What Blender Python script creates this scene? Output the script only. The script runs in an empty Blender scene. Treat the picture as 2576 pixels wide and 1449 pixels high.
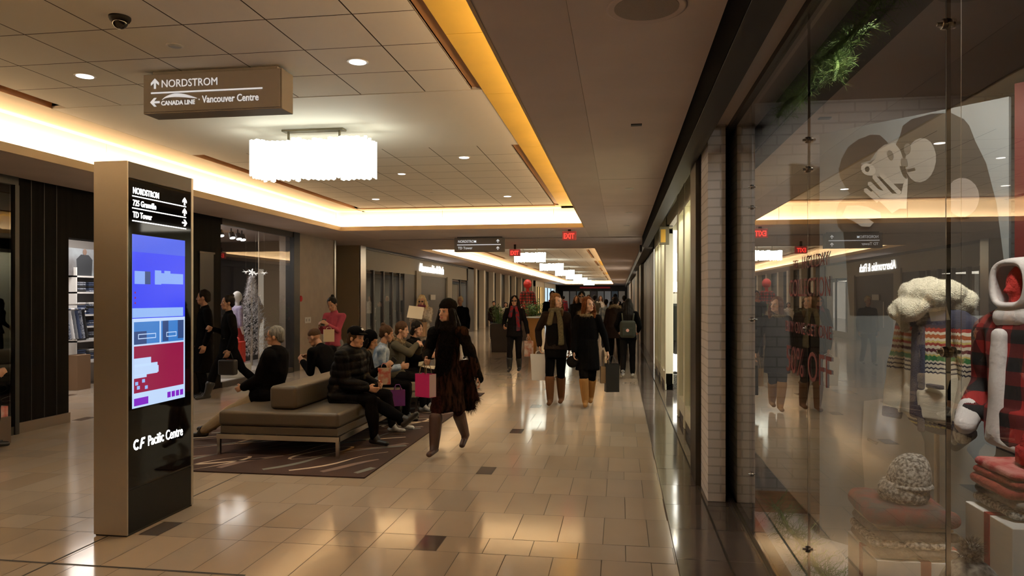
import bpy, bmesh, math, random
import numpy as np
from mathutils import Vector, Matrix, noise
random.seed(7)
PI = math.pi
sc = bpy.context.scene
C = sc.collection

# ---------------------------------------------------------------- camera
F_PX, YAW, EYE = 1790.0, math.atan(272 / 1790.0), 1.65
cam = bpy.data.cameras.new('camera'); cam_o = bpy.data.objects.new('camera', cam); C.objects.link(cam_o)
cam.sensor_fit = 'HORIZONTAL'; cam.sensor_width = 36.0; cam.lens = 36.0 * F_PX / 2576.0
cam.shift_y = (748 - 724.5) / 2576.0
cam.clip_start = 0.05; cam.clip_end = 300
cam_o.location = (0, 0, EYE); cam_o.rotation_euler = (PI / 2, 0, YAW)
sc.camera = cam_o

# ---------------------------------------------------------------- world, exposure
w = bpy.data.worlds.new('world'); sc.world = w; w.use_nodes = True
w.node_tree.nodes['Background'].inputs[0].default_value = (0.9, 0.75, 0.6, 1)
w.node_tree.nodes['Background'].inputs[1].default_value = 0.02
sc.view_settings.view_transform = 'Standard'; sc.view_settings.look = 'None'
sc.view_settings.exposure = 0.27; sc.view_settings.gamma = 1.0
sc.cycles.max_bounces = 8; sc.cycles.diffuse_bounces = 4; sc.cycles.glossy_bounces = 4
sc.cycles.transparent_max_bounces = 12; sc.cycles.sample_clamp_indirect = 6.0
sc.cycles.caustics_reflective = False; sc.cycles.caustics_refractive = False

WARM = (1.0, 0.70, 0.40); SOFT = (1.0, 0.84, 0.65); COOL = (1.0, 0.93, 0.84)

def area(name, loc, sx, sy, power, color, rot=(0, 0, 0), spread=PI):
    l = bpy.data.lights.new(name, 'AREA'); l.shape = 'RECTANGLE'; l.size = sx; l.size_y = sy
    l.energy = power; l.color = color; l.spread = spread
    o = bpy.data.objects.new(name, l); C.objects.link(o); o.location = loc; o.rotation_euler = rot
    return o
def spot(name, loc, power, color, rot=(0, 0, 0), ang=110, blend=0.6, rad=0.06):
    l = bpy.data.lights.new(name, 'SPOT'); l.energy = power; l.color = color; l.spot_size = math.radians(ang)
    l.spot_blend = blend; l.shadow_soft_size = rad
    o = bpy.data.objects.new(name, l); C.objects.link(o); o.location = loc; o.rotation_euler = rot
    return o
def aim(o, target):
    d = Vector(target) - o.location
    o.rotation_euler = d.to_track_quat('-Z', 'Y').to_euler()

# cove strips lie in the troughs behind the tray lips
UP = (PI, 0, 0)
COVES = [(-6.08, -0.66, -4.0, 14.80), (-6.08, -0.66, 20.9, 80.1)]
for (xa, xb, ya, yb) in COVES:
    n = 1 if yb < 20 else 3
    for x in (xa, xb):
        for k in range(n):
            y0 = ya + (yb - ya) * k / n; y1 = ya + (yb - ya) * (k + 1) / n
            for (pw, tl) in ((1.2, 0), (23.0, 80)):
                area('cove_light', (x, (y0 + y1) / 2, 3.185 + (tl > 0) * .018), 0.04, y1 - y0, pw * (y1 - y0), (1.0, 0.79, 0.52), (PI, math.radians(tl) * (-1 if x < -3 else 1), 0))
    for y in (ya, yb):
        for (pw, tl) in ((1.2, 0), (23.0, 80)):
            area('cove_light', ((xa + xb) / 2, y, 3.185 + (tl > 0) * .018), xb - xa, 0.04, pw * (xb - xa), (1.0, 0.79, 0.52), (PI + math.radians(tl) * (1 if y == ya else -1), 0, 0))
DOWNLIGHTS = [(-2.06, 5.4), (-4.47, 5.4), (-2.06, 9.3), (-4.6, 9.3), (-2.06, 13.0), (-4.6, 13.0), (-2.06, 1.6), (-4.47, 1.6), (-2.06, -2.2), (-4.47, -2.2)]
for (x, y) in DOWNLIGHTS:
    spot('downlight_beam', (x, y, 3.50), 62, SOFT, ang=115)
for y in [24 + 4.3 * k for k in range(12)]:
    for x in (-2.06, -4.6):
        spot('downlight_beam', (x, y, 3.50), 60, SOFT, ang=115)

# ---------------------------------------------------------------- materials
MATS = {}
def node_mat(name):
    m = bpy.data.materials.new(name); m.use_nodes = True
    return m, m.node_tree.nodes, m.node_tree.links
def mat(name, col, rough=0.6, metal=0.0, emit=None, es=0.0, spec=0.5, var=0.0, vscale=8.0, bump=0.0, bscale=40.0, stretch=None, sheen=0.0, col2=None, coat=0.0):
    if name in MATS: return MATS[name]
    m, N, L = node_mat(name); b = N['Principled BSDF']
    b.inputs['Base Color'].default_value = (*col, 1); b.inputs['Roughness'].default_value = rough
    b.inputs['Metallic'].default_value = metal; b.inputs['Specular IOR Level'].default_value = spec
    if sheen: b.inputs['Sheen Weight'].default_value = sheen; b.inputs['Sheen Roughness'].default_value = 0.5
    if coat: b.inputs['Coat Weight'].default_value = coat
    if emit: b.inputs['Emission Color'].default_value = (*emit, 1); b.inputs['Emission Strength'].default_value = es
    tc = N.new('ShaderNodeTexCoord'); mp = N.new('ShaderNodeMapping'); L.new(tc.outputs['Object'], mp.inputs[0])
    if stretch: mp.inputs['Scale'].default_value = stretch
    if var or col2:
        nz = N.new('ShaderNodeTexNoise'); nz.inputs['Scale'].default_value = vscale; nz.inputs['Detail'].default_value = 4
        L.new(mp.outputs[0], nz.inputs['Vector'])
        cr = N.new('ShaderNodeValToRGB'); L.new(nz.outputs[0], cr.inputs[0])
        c2 = col2 if col2 else tuple(min(1, c * (1 + var)) for c in col)
        c1 = col if col2 else tuple(c * (1 - var) for c in col)
        cr.color_ramp.elements[0].position = 0.38; cr.color_ramp.elements[1].position = 0.62
        cr.color_ramp.elements[0].color = (*c1, 1); cr.color_ramp.elements[1].color = (*c2, 1)
        L.new(cr.outputs[0], b.inputs['Base Color'])
    if bump:
        nb = N.new('ShaderNodeTexNoise'); nb.inputs['Scale'].default_value = bscale; nb.inputs['Detail'].default_value = 3
        L.new(mp.outputs[0], nb.inputs['Vector'])
        bp = N.new('ShaderNodeBump'); bp.inputs['Strength'].default_value = bump; bp.inputs['Distance'].default_value = 0.01
        L.new(nb.outputs[0], bp.inputs['Height']); L.new(bp.outputs[0], b.inputs['Normal'])
    MATS[name] = m; return m
def emi(name, col, s):
    return mat(name, tuple(min(.8, c) for c in col), 0.5, emit=col, es=s)

def glass_mat(name, tint=(0.96, 0.97, 0.96), gain=2.05, rough=0.0):
    if name in MATS: return MATS[name]
    m, N, L = node_mat(name); N.remove(N['Principled BSDF']); out = N['Material Output']
    fr = N.new('ShaderNodeFresnel'); fr.inputs[0].default_value = 1.5
    ge = N.new('ShaderNodeNewGeometry'); inv = N.new('ShaderNodeMath'); inv.operation = 'SUBTRACT'; inv.inputs[0].default_value = 1.0
    L.new(ge.outputs['Backfacing'], inv.inputs[1])
    mu = N.new('ShaderNodeMath'); mu.operation = 'MULTIPLY'; mu.inputs[1].default_value = gain; mu.use_clamp = True
    L.new(fr.outputs[0], mu.inputs[0])
    m2 = N.new('ShaderNodeMath'); m2.operation = 'MULTIPLY'; L.new(mu.outputs[0], m2.inputs[0]); L.new(inv.outputs[0], m2.inputs[1])
    tr = N.new('ShaderNodeBsdfTransparent'); tr.inputs[0].default_value = (*tint, 1)
    gl = N.new('ShaderNodeBsdfGlossy'); gl.inputs['Roughness'].default_value = rough
    mx = N.new('ShaderNodeMixShader'); L.new(m2.outputs[0], mx.inputs[0]); L.new(tr.outputs[0], mx.inputs[1]); L.new(gl.outputs[0], mx.inputs[2])
    L.new(mx.outputs[0], out.inputs[0]); MATS[name] = m; return m

def attr_mat(name, rough, spec=0.5, bump=0.0, vein=0.0, vscale=2.5, coat=0.0):
    """colour comes from a per-face colour attribute 'tone' (each tile's own shade)"""
    if name in MATS: return MATS[name]
    m, N, L = node_mat(name); b = N['Principled BSDF']
    at = N.new('ShaderNodeAttribute'); at.attribute_name = 'tone'
    tc = N.new('ShaderNodeTexCoord'); nz = N.new('ShaderNodeTexNoise'); nz.inputs['Scale'].default_value = vscale; nz.inputs['Detail'].default_value = 6
    L.new(tc.outputs['Object'], nz.inputs['Vector'])
    mr = N.new('ShaderNodeMapRange'); mr.inputs[3].default_value = 1 - vein; mr.inputs[4].default_value = 1 + vein; L.new(nz.outputs[0], mr.inputs[0])
    mx = N.new('ShaderNodeVectorMath'); mx.operation = 'SCALE'; L.new(at.outputs['Color'], mx.inputs[0]); L.new(mr.outputs[0], mx.inputs['Scale'])
    L.new(mx.outputs[0], b.inputs['Base Color'])
    b.inputs['Roughness'].default_value = rough; b.inputs['Specular IOR Level'].default_value = spec
    if bump:
        nb = N.new('ShaderNodeTexNoise'); nb.inputs['Scale'].default_value = 3.0
        L.new(tc.outputs['Object'], nb.inputs['Vector'])
        bp = N.new('ShaderNodeBump'); bp.inputs['Strength'].default_value = bump; bp.inputs['Distance'].default_value = 0.01
        L.new(nb.outputs[0], bp.inputs['Height']); L.new(bp.outputs[0], b.inputs['Normal'])
    MATS[name] = m; return m

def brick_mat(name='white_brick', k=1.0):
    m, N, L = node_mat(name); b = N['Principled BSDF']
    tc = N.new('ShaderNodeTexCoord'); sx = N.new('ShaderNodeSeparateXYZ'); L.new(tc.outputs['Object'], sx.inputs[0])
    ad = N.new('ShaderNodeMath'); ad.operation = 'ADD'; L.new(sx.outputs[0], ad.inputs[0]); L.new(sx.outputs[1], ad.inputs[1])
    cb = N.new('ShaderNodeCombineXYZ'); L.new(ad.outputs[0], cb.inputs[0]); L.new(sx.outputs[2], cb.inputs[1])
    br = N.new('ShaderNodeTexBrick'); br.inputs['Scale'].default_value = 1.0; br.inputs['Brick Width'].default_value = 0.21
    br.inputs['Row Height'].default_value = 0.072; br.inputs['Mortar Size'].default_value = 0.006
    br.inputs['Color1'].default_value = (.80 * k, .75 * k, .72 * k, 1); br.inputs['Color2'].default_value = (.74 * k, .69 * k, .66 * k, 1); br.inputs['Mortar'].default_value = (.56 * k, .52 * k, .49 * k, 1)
    L.new(cb.outputs[0], br.inputs['Vector']); L.new(br.outputs[0], b.inputs['Base Color']); b.inputs['Roughness'].default_value = 0.7
    bp = N.new('ShaderNodeBump'); bp.inputs['Strength'].default_value = 0.8; bp.inputs['Distance'].default_value = 0.006; bp.invert = True
    L.new(br.outputs['Fac'], bp.inputs['Height']); L.new(bp.outputs[0], b.inputs['Normal'])
    MATS[name] = m; return m

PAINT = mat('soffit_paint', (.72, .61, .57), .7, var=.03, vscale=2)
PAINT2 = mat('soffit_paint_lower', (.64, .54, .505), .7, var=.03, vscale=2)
CREAM = mat('cove_cream', (.62, .53, .40), .6)
GOLD = mat('gold_veneer', (.80, .53, .085), .45, var=.04, vscale=2)
SLOTW = mat('slot_brown_wood', (.50, .27, .12), .5)
LIP = mat('lip_tan', (.55, .42, .26), .5)
BLACK = mat('black_metal', (.012, .011, .010), .45)
DKBR = mat('dark_bronze', (.055, .045, .038), .42, metal=.3)
STEEL = mat('brushed_steel', (.50, .455, .40), .36, metal=.8, bump=.12, bscale=60, stretch=(30, 30, .6))
STEELT = mat('satin_steel_trim', (.55, .50, .44), .3, metal=1.0)
BGLASS = mat('black_glass', (.003, .003, .0035), .04, spec=.22)
WHITE_E = emi('white_letter_light', (1, .98, .95), 3.0)
WHITE_P = mat('white_print', (.85, .87, .88), .5, emit=(.85, .9, .95), es=.45)
GLASS = glass_mat('shop_glass')
BRICK = brick_mat()
FLOORM = attr_mat('polished_tile', .12, .55, bump=.05, vein=.07)
FLOORD = attr_mat('polished_dark_tile', .09, .55, bump=.04, vein=.2)
CEILT = attr_mat('ceiling_tile', .8, .3, vein=.02)

# ---------------------------------------------------------------- mesh kit
def tag(o, label=None, cat=None, group=None, kind=None):
    if label: o['label'] = label
    if cat: o['category'] = cat
    if group: o['group'] = group
    if kind: o['kind'] = kind
    return o
def empty(name, loc=(0, 0, 0), rz=0.0, label=None, cat=None, group=None, kind=None):
    o = bpy.data.objects.new(name, None); C.objects.link(o); o.location = loc; o.rotation_euler = (0, 0, rz); o.empty_display_size = .1
    return tag(o, label, cat, group, kind)
def copy_tree(o, parent=None):
    c = o.copy(); C.objects.link(c); c.parent = parent
    for ch in [x for x in KIDS.get(o.name, [])]: copy_tree_child(ch, c)
    return c
KIDS = {}
def copy_tree_child(o, parent):
    c = o.copy(); C.objects.link(c); c.parent = parent
    KIDS.setdefault(parent.name, []).append(c)
    for ch in list(KIDS.get(o.name, [])): copy_tree_child(ch, c)
def frame_for(a):
    a = a.normalized(); ref = Vector((0, 0, 1)) if abs(a.z) < .9 else Vector((0, 1, 0))
    u = a.cross(ref).normalized(); v = u.cross(a).normalized(); return u, v

class MB:
    def __init__(s): s.v = []; s.f = []; s.m = []
    def add(s, vs, fs, m=0):
        o = len(s.v); s.v += [tuple(p) for p in vs]; s.f += [tuple(i + o for i in f) for f in fs]; s.m += [m] * len(fs); return s
    def box(s, x0, x1, y0, y1, z0, z1, m=0):
        v = [(x0, y0, z0), (x1, y0, z0), (x1, y1, z0), (x0, y1, z0), (x0, y0, z1), (x1, y0, z1), (x1, y1, z1), (x0, y1, z1)]
        return s.add(v, [(0, 3, 2, 1), (4, 5, 6, 7), (0, 1, 5, 4), (1, 2, 6, 5), (2, 3, 7, 6), (3, 0, 4, 7)], m)
    def quad(s, a, b, c, d, m=0): return s.add([a, b, c, d], [(0, 1, 2, 3)], m)
    def prism(s, pts, ext, m=0):
        n = len(pts); e = Vector(ext); v = [Vector(p) for p in pts] + [Vector(p) + e for p in pts]
        return s.add(v, [tuple(range(n))[::-1], tuple(range(n, 2 * n))] + [(i, (i + 1) % n, n + (i + 1) % n, n + i) for i in range(n)], m)
    def tube(s, pts, r, n=8, m=0, rs=None, cap=True):
        pts = [Vector(p) for p in pts]; vs = []; k = len(pts)
        u0 = None
        for i, p in enumerate(pts):
            a = (pts[min(i + 1, k - 1)] - pts[max(i - 1, 0)])
            if a.length < 1e-9: a = Vector((0, 0, 1))
            a.normalize()
            if u0 is None: u, v = frame_for(a)
            else: u = (u0 - a * u0.dot(a)).normalized(); v = a.cross(u) * -1
            u0 = u; rr = rs[i] if rs else r
            vs += [p + (u * math.cos(2 * PI * j / n) + v * math.sin(2 * PI * j / n)) * rr for j in range(n)]
        fs = [(i * n + j, i * n + (j + 1) % n, (i + 1) * n + (j + 1) % n, (i + 1) * n + j) for i in range(k - 1) for j in range(n)]
        if cap: fs += [tuple(range(n))[::-1], tuple((k - 1) * n + j for j in range(n))]
        return s.add(vs, fs, m)
    def lathe(s, prof, c=(0, 0, 0), n=24, m=0, sx=1, sy=1):
        vs = [(c[0] + r * math.cos(2 * PI * j / n) * sx, c[1] + r * math.sin(2 * PI * j / n) * sy, c[2] + z) for r, z in prof for j in range(n)]
        k = len(prof); fs = [(i * n + j, i * n + (j + 1) % n, (i + 1) * n + (j + 1) % n, (i + 1) * n + j) for i in range(k - 1) for j in range(n)]
        fs += [tuple(range(n))[::-1], tuple((k - 1) * n + j for j in range(n))]
        return s.add(vs, fs, m)
    def ell(s, c, r, n=16, m=0, rot=None):
        k = max(5, n // 2); c = Vector(c)
        vs = []
        for i in range(1, k):
            t = PI * i / k
            for j in range(n):
                p = Vector((r[0] * math.sin(t) * math.cos(2 * PI * j / n), r[1] * math.sin(t) * math.sin(2 * PI * j / n), r[2] * math.cos(t)))
                vs.append(c + (rot @ p if rot else p))
        a = Vector((0, 0, r[2])); b = Vector((0, 0, -r[2]))
        vs += [c + (rot @ a if rot else a), c + (rot @ b if rot else b)]
        fs = [(i * n + j, (i + 1) * n + j, (i + 1) * n + (j + 1) % n, i * n + (j + 1) % n) for i in range(k - 2) for j in range(n)]
        t_, b_ = len(vs) - 2, len(vs) - 1
        fs += [(t_, j, (j + 1) % n) for j in range(n)] + [(b_, (k - 2) * n + (j + 1) % n, (k - 2) * n + j) for j in range(n)]
        return s.add(vs, fs, m)
    def cap(s, p0, r0, p1, r1, side=None, ss=1.0, sv=1.0, n=14, m=0, flat=False):
        """tapered capsule (or flat-ended cone); ss scales along 'side', sv across it"""
        p0 = Vector(p0); p1 = Vector(p1); a = p1 - p0
        if a.length < 1e-6: a = Vector((0, 0, 1e-3)); p1 = p0 + a
        a.normalize()
        if side is not None:
            u = Vector(side); u = u - a * u.dot(a)
            u = u.normalized() if u.length > 1e-4 else frame_for(a)[0]
            v = a.cross(u)
        else: u, v = frame_for(a)
        rings = []
        if flat: rings = [(p0, r0), (p1, r1)]
        else:
            for t in (80, 55, 28, 0): rings.append((p0 - a * r0 * min(ss, sv, 1) * math.sin(math.radians(t)), r0 * math.cos(math.radians(t))))
            for t in (0, 28, 55, 80): rings.append((p1 + a * r1 * min(ss, sv, 1) * math.sin(math.radians(t)), r1 * math.cos(math.radians(t))))
        vs = [p + u * (r * ss * math.cos(2 * PI * j / n)) + v * (r * sv * math.sin(2 * PI * j / n)) for p, r in rings for j in range(n)]
        k = len(rings)
        fs = [(i * n + j, i * n + (j + 1) % n, (i + 1) * n + (j + 1) % n, (i + 1) * n + j) for i in range(k - 1) for j in range(n)]
        fs += [tuple(range(n))[::-1], tuple((k - 1) * n + j for j in range(n))]
        return s.add(vs, fs, m)
    def mesh(s, name, mats):
        me = bpy.data.meshes.new(name); me.from_pydata(s.v, [], s.f)
        for q in (mats if isinstance(mats, (list, tuple)) else [mats]): me.materials.append(q)
        me.polygons.foreach_set('material_index', s.m); me.update()
        return me
    def build(s, name, mats, parent=None, smooth=False, bevel=0, loc=None, **tg):
        me = s.mesh(name, mats)
        if smooth: me.polygons.foreach_set('use_smooth', [True] * len(me.polygons))
        o = bpy.data.objects.new(name, me); C.objects.link(o)
        if parent is not None: o.parent = parent; KIDS.setdefault(parent.name, []).append(o)
        if loc: o.location = loc
        if bevel:
            b = o.modifiers.new('b', 'BEVEL'); b.width = bevel; b.segments = 3; b.limit_method = 'ANGLE'
            if smooth is False: me.polygons.foreach_set('use_smooth', [True] * len(me.polygons)); o.modifiers.new('wn', 'WEIGHTED_NORMAL')
        return tag(o, **tg) if tg else o
    def remesh(s, name, mats, parent, voxel, smooth=3, zmin=None, wrinkle=0.0, wscale=9.0, wst=(1, 1, 1), paint=None, **tg):
        me = s.mesh(name + '_raw', mats); o = bpy.data.objects.new(name, me); C.objects.link(o)
        r = o.modifiers.new('r', 'REMESH'); r.mode = 'VOXEL'; r.voxel_size = voxel; r.use_smooth_shade = True
        if smooth: q = o.modifiers.new('s', 'SMOOTH'); q.factor = .5; q.iterations = smooth
        dg = bpy.context.evaluated_depsgraph_get(); dg.update()
        nm = bpy.data.meshes.new_from_object(o.evaluated_get(dg)); o.modifiers.clear(); o.data = nm; nm.name = name
        bpy.data.meshes.remove(me)
        nv = len(nm.vertices); co = np.empty(nv * 3); nm.vertices.foreach_get('co', co); co = co.reshape(-1, 3)
        if wrinkle and nv:
            no = np.empty(nv * 3); nm.vertices.foreach_get('normal', no); no = no.reshape(-1, 3)
            q = co * np.array(wst) * wscale
            h = np.zeros(nv); rs = np.random.RandomState(len(s.v)); amp = 1.0
            for k in range(7):
                d = rs.normal(size=3); d /= np.linalg.norm(d); f = 1.0 + .55 * k
                h += amp * np.sin(q @ d * f + rs.rand() * 6.28 + 1.3 * np.sin(q @ rs.normal(size=3) * .6)); amp *= .82
            co = co + no * (h * wrinkle * .35)[:, None]
        if zmin is not None: co[:, 2] = np.maximum(co[:, 2], zmin)
        nm.vertices.foreach_set('co', co.ravel())
        nm.polygons.foreach_set('use_smooth', np.ones(len(nm.polygons), dtype=bool))
        nm.materials.clear()
        for q in (mats if isinstance(mats, (list, tuple)) else [mats]): nm.materials.append(q)
        if paint is not None and len(nm.polygons):
            fc = np.empty(len(nm.polygons) * 3); nm.polygons.foreach_get('center', fc)
            nm.polygons.foreach_set('material_index', paint(fc.reshape(-1, 3)).astype(np.int32))
        nm.update()
        if parent is not None: o.parent = parent; KIDS.setdefault(parent.name, []).append(o)
        return tag(o, **tg) if tg else o

def fur(o, n, L, m, name='fur_strands', down=.5, zr=None, seed=1, w_=.0016):
    """loose strands rooted on a soft garment, one part of that garment's thing"""
    me = o.data; rs = np.random.RandomState(seed); nv = len(me.vertices)
    co = np.empty(nv * 3); no = np.empty(nv * 3); me.vertices.foreach_get('co', co); me.vertices.foreach_get('normal', no); co = co.reshape(-1, 3); no = no.reshape(-1, 3)
    idx = np.arange(nv) if zr is None else np.where((co[:, 2] > zr[0]) & (co[:, 2] < zr[1]))[0]
    if not len(idx): return
    k = rs.choice(idx, n); p = co[k] - no[k] * .004; d = no[k] + rs.normal(size=(n, 3)) * .45; d[:, 2] -= down; d /= np.linalg.norm(d, axis=1)[:, None]; l = (L * (.5 + rs.rand(n)))[:, None]
    q = np.cross(d, rs.normal(size=(n, 3))); q /= np.linalg.norm(q, axis=1)[:, None]
    v = np.stack([p - q * w_, p + q * w_, p + d * l], 1).reshape(-1, 3)
    m2 = bpy.data.meshes.new(name); m2.from_pydata(v.tolist(), [], [(3 * i, 3 * i + 1, 3 * i + 2) for i in range(n)]); m2.materials.append(m)
    f = bpy.data.objects.new(name, m2); C.objects.link(f); f.parent = o; KIDS.setdefault(o.name, []).append(f); return f

FACING = {'-Y': Matrix(((1, 0, 0), (0, 0, -1), (0, 1, 0))), '+X': Matrix(((0, 0, 1), (1, 0, 0), (0, 1, 0))),
          '-X': Matrix(((0, 0, -1), (-1, 0, 0), (0, 1, 0)))}
def text(body, loc, size, facing, m, parent=None, name='lettering', align='LEFT', ext=.002, sx=1.0, bold=0.0, **tg):
    cu = bpy.data.curves.new(name, 'FONT'); cu.body = body; cu.size = size; cu.align_x = align; cu.extrude = ext; cu.offset = bold; cu.resolution_u = 3
    t = bpy.data.objects.new(name + '_t', cu); C.objects.link(t)
    dg = bpy.context.evaluated_depsgraph_get(); dg.update()
    me = bpy.data.meshes.new_from_object(t.evaluated_get(dg)); bpy.data.objects.remove(t)
    R = FACING[facing].to_4x4() if isinstance(facing, str) else facing.to_4x4()
    me.transform(Matrix.Translation(loc) @ R @ Matrix.Diagonal((sx, 1, 1, 1)))
    me.materials.clear(); me.materials.append(m)
    o = bpy.data.objects.new(name, me); C.objects.link(o)
    if parent is not None: o.parent = parent; KIDS.setdefault(parent.name, []).append(o)
    return tag(o, **tg) if tg else o
def arrow(mb, c, s, kind, facing):
    """a small arrow glyph: 'up', 'left' or 'right'"""
    P = [(-.10, -.5), (.10, -.5), (.10, .1), (.42, -.18), (.42, .08), (0, .5), (-.42, .08), (-.42, -.18), (-.10, .1)]
    rot = {'up': 0, 'left': PI / 2, 'right': -PI / 2}[kind]; R = FACING[facing]
    pts = [Vector(c) + R @ Vector((s * (x * math.cos(rot) - y * math.sin(rot)), s * (x * math.sin(rot) + y * math.cos(rot)), 0)) for x, y in P]
    mb.prism(pts, R @ Vector((0, 0, .003)))

# ================================================================ FLOOR
rnd = random.Random(3)
def tiles(name, rects, m_tile, m_grout, z, gap, up=True, kind='structure', tilt=0.0):
    """rects: (x0,x1,y0,y1,(r,g,b)); one quad per tile over a joint-coloured bed"""
    n = len(rects); v = np.empty((n, 4, 3)); col = np.empty((n, 4, 4)); g = gap / 2
    for i, (x0, x1, y0, y1, c) in enumerate(rects):
        t1, t2 = (rnd.uniform(-1, 1) * tilt for _ in 'ab'); q = [(x0 + g, y0 + g, z - t1 - t2), (x1 - g, y0 + g, z + t1 - t2), (x1 - g, y1 - g, z + t1 + t2), (x0 + g, y1 - g, z - t1 + t2)]
        v[i] = q if up else q[::-1]
        col[i] = (*c, 1)
    me = bpy.data.meshes.new(name)
    me.from_pydata(v.reshape(-1, 3).tolist(), [], [tuple(range(4 * i, 4 * i + 4)) for i in range(n)])
    at = me.color_attributes.new('tone', 'FLOAT_COLOR', 'CORNER'); at.data.foreach_set('color', col.reshape(-1))
    me.materials.append(m_tile); me.update()
    o = bpy.data.objects.new(name, me); C.objects.link(o); tag(o, kind=kind); return o
def fl_tone(dark=False):
    if dark: return (.105, .082, .070)
    k = rnd.uniform(.90, 1.06); h = rnd.uniform(-.02, .02); return (.455 * k, (.368 + h * .5) * k, (.282 + h) * k)
R = []; NR, PR_, PX = .29, .5767, 1.98; y = 4.50 - 2.02 * 6; X0 = -1.335
XL, XR = -14.0, 0.35
def row(a, b, off, widths, dark=False):
    x = off
    while x < XR:
        for i, w_ in enumerate(widths):
            x0, x1 = max(x, XL), min(x + w_, XR)
            if x1 > x0 + .01: R.append((x0, x1, a, b, fl_tone(dark and i == 0)))
            x += w_
while y < 88:
    row(y, y + NR, X0 - PX * 7, (.15, .305, .305, .305, .305, .305, .305), True)
    for k in range(3): row(y + NR + PR_ * k, y + NR + PR_ * (k + 1), X0 + (0, .1525, 0)[k] - .305 * 44, (.305,))
    y += NR + 3 * PR_
tiles('floor', R, FLOORM, None, 0.0, .005, tilt=.0003)
R = []; y = -8
while y < 88:
    for (x0, x1) in ((.35, .665), (.675, 1.4)):
        k = rnd.uniform(.8, 1.25); R.append((x0, x1, y, y + .6, (.10 * k, .080 * k, .068 * k)))
    y += .6
tiles('floor', R, FLOORD, None, 0.0, .006, tilt=.0004)
MB().box(-14, 6, -8.1, 88.5, -.06, -.002).build('floor', mat('joint_bed', (.10, .075, .05), .6), kind='structure')
GRV = mat('groove_dark', (.02, .016, .012), .6)
MB().box(-3.505, -3.492, -6, 17, .0, .0012).box(-12, -2.2, 3.93, 3.945, .0, .0012).box(.664, .676, -6, 60, 0, .002).build('trim_1', GRV, kind='structure')

# ================================================================ CEILING
ZS, ZT = 3.10, 3.52
def soffit(name, x0, x1, y0, y1, m, z=ZS, t=.03): return MB().box(x0, x1, y0, y1, z, z + t).build(name, m, kind='structure')
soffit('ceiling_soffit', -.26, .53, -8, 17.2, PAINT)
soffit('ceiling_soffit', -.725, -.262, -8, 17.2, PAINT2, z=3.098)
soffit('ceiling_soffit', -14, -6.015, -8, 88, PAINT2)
soffit('ceiling_soffit', -6.014, -.726, 14.735, 17.2, PAINT)
soffit('ceiling_soffit', -6.014, -.726, 17.5, 20.985, PAINT)
soffit('ceiling_soffit', -.725, .80, 17.5, 88, PAINT)
soffit('ceiling_soffit', -6.014, -.726, 80.015, 88, PAINT)
soffit('ceiling_soffit', -6.014, -.726, -8, -4.015, PAINT)
MB().box(-6.0, .8, 17.2, 17.5, 3.30, 3.33).box(-6.0, .8, 17.17, 17.2, 3.12, 3.33).box(-6.0, .8, 17.5, 17.53, 3.12, 3.33).build('trim_2', BLACK, kind='structure')
MB().box(-14, 6, -8, 88, 3.72, 3.78).build('ceiling', mat('slab_grey', (.3, .28, .25), .9), kind='structure')

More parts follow.
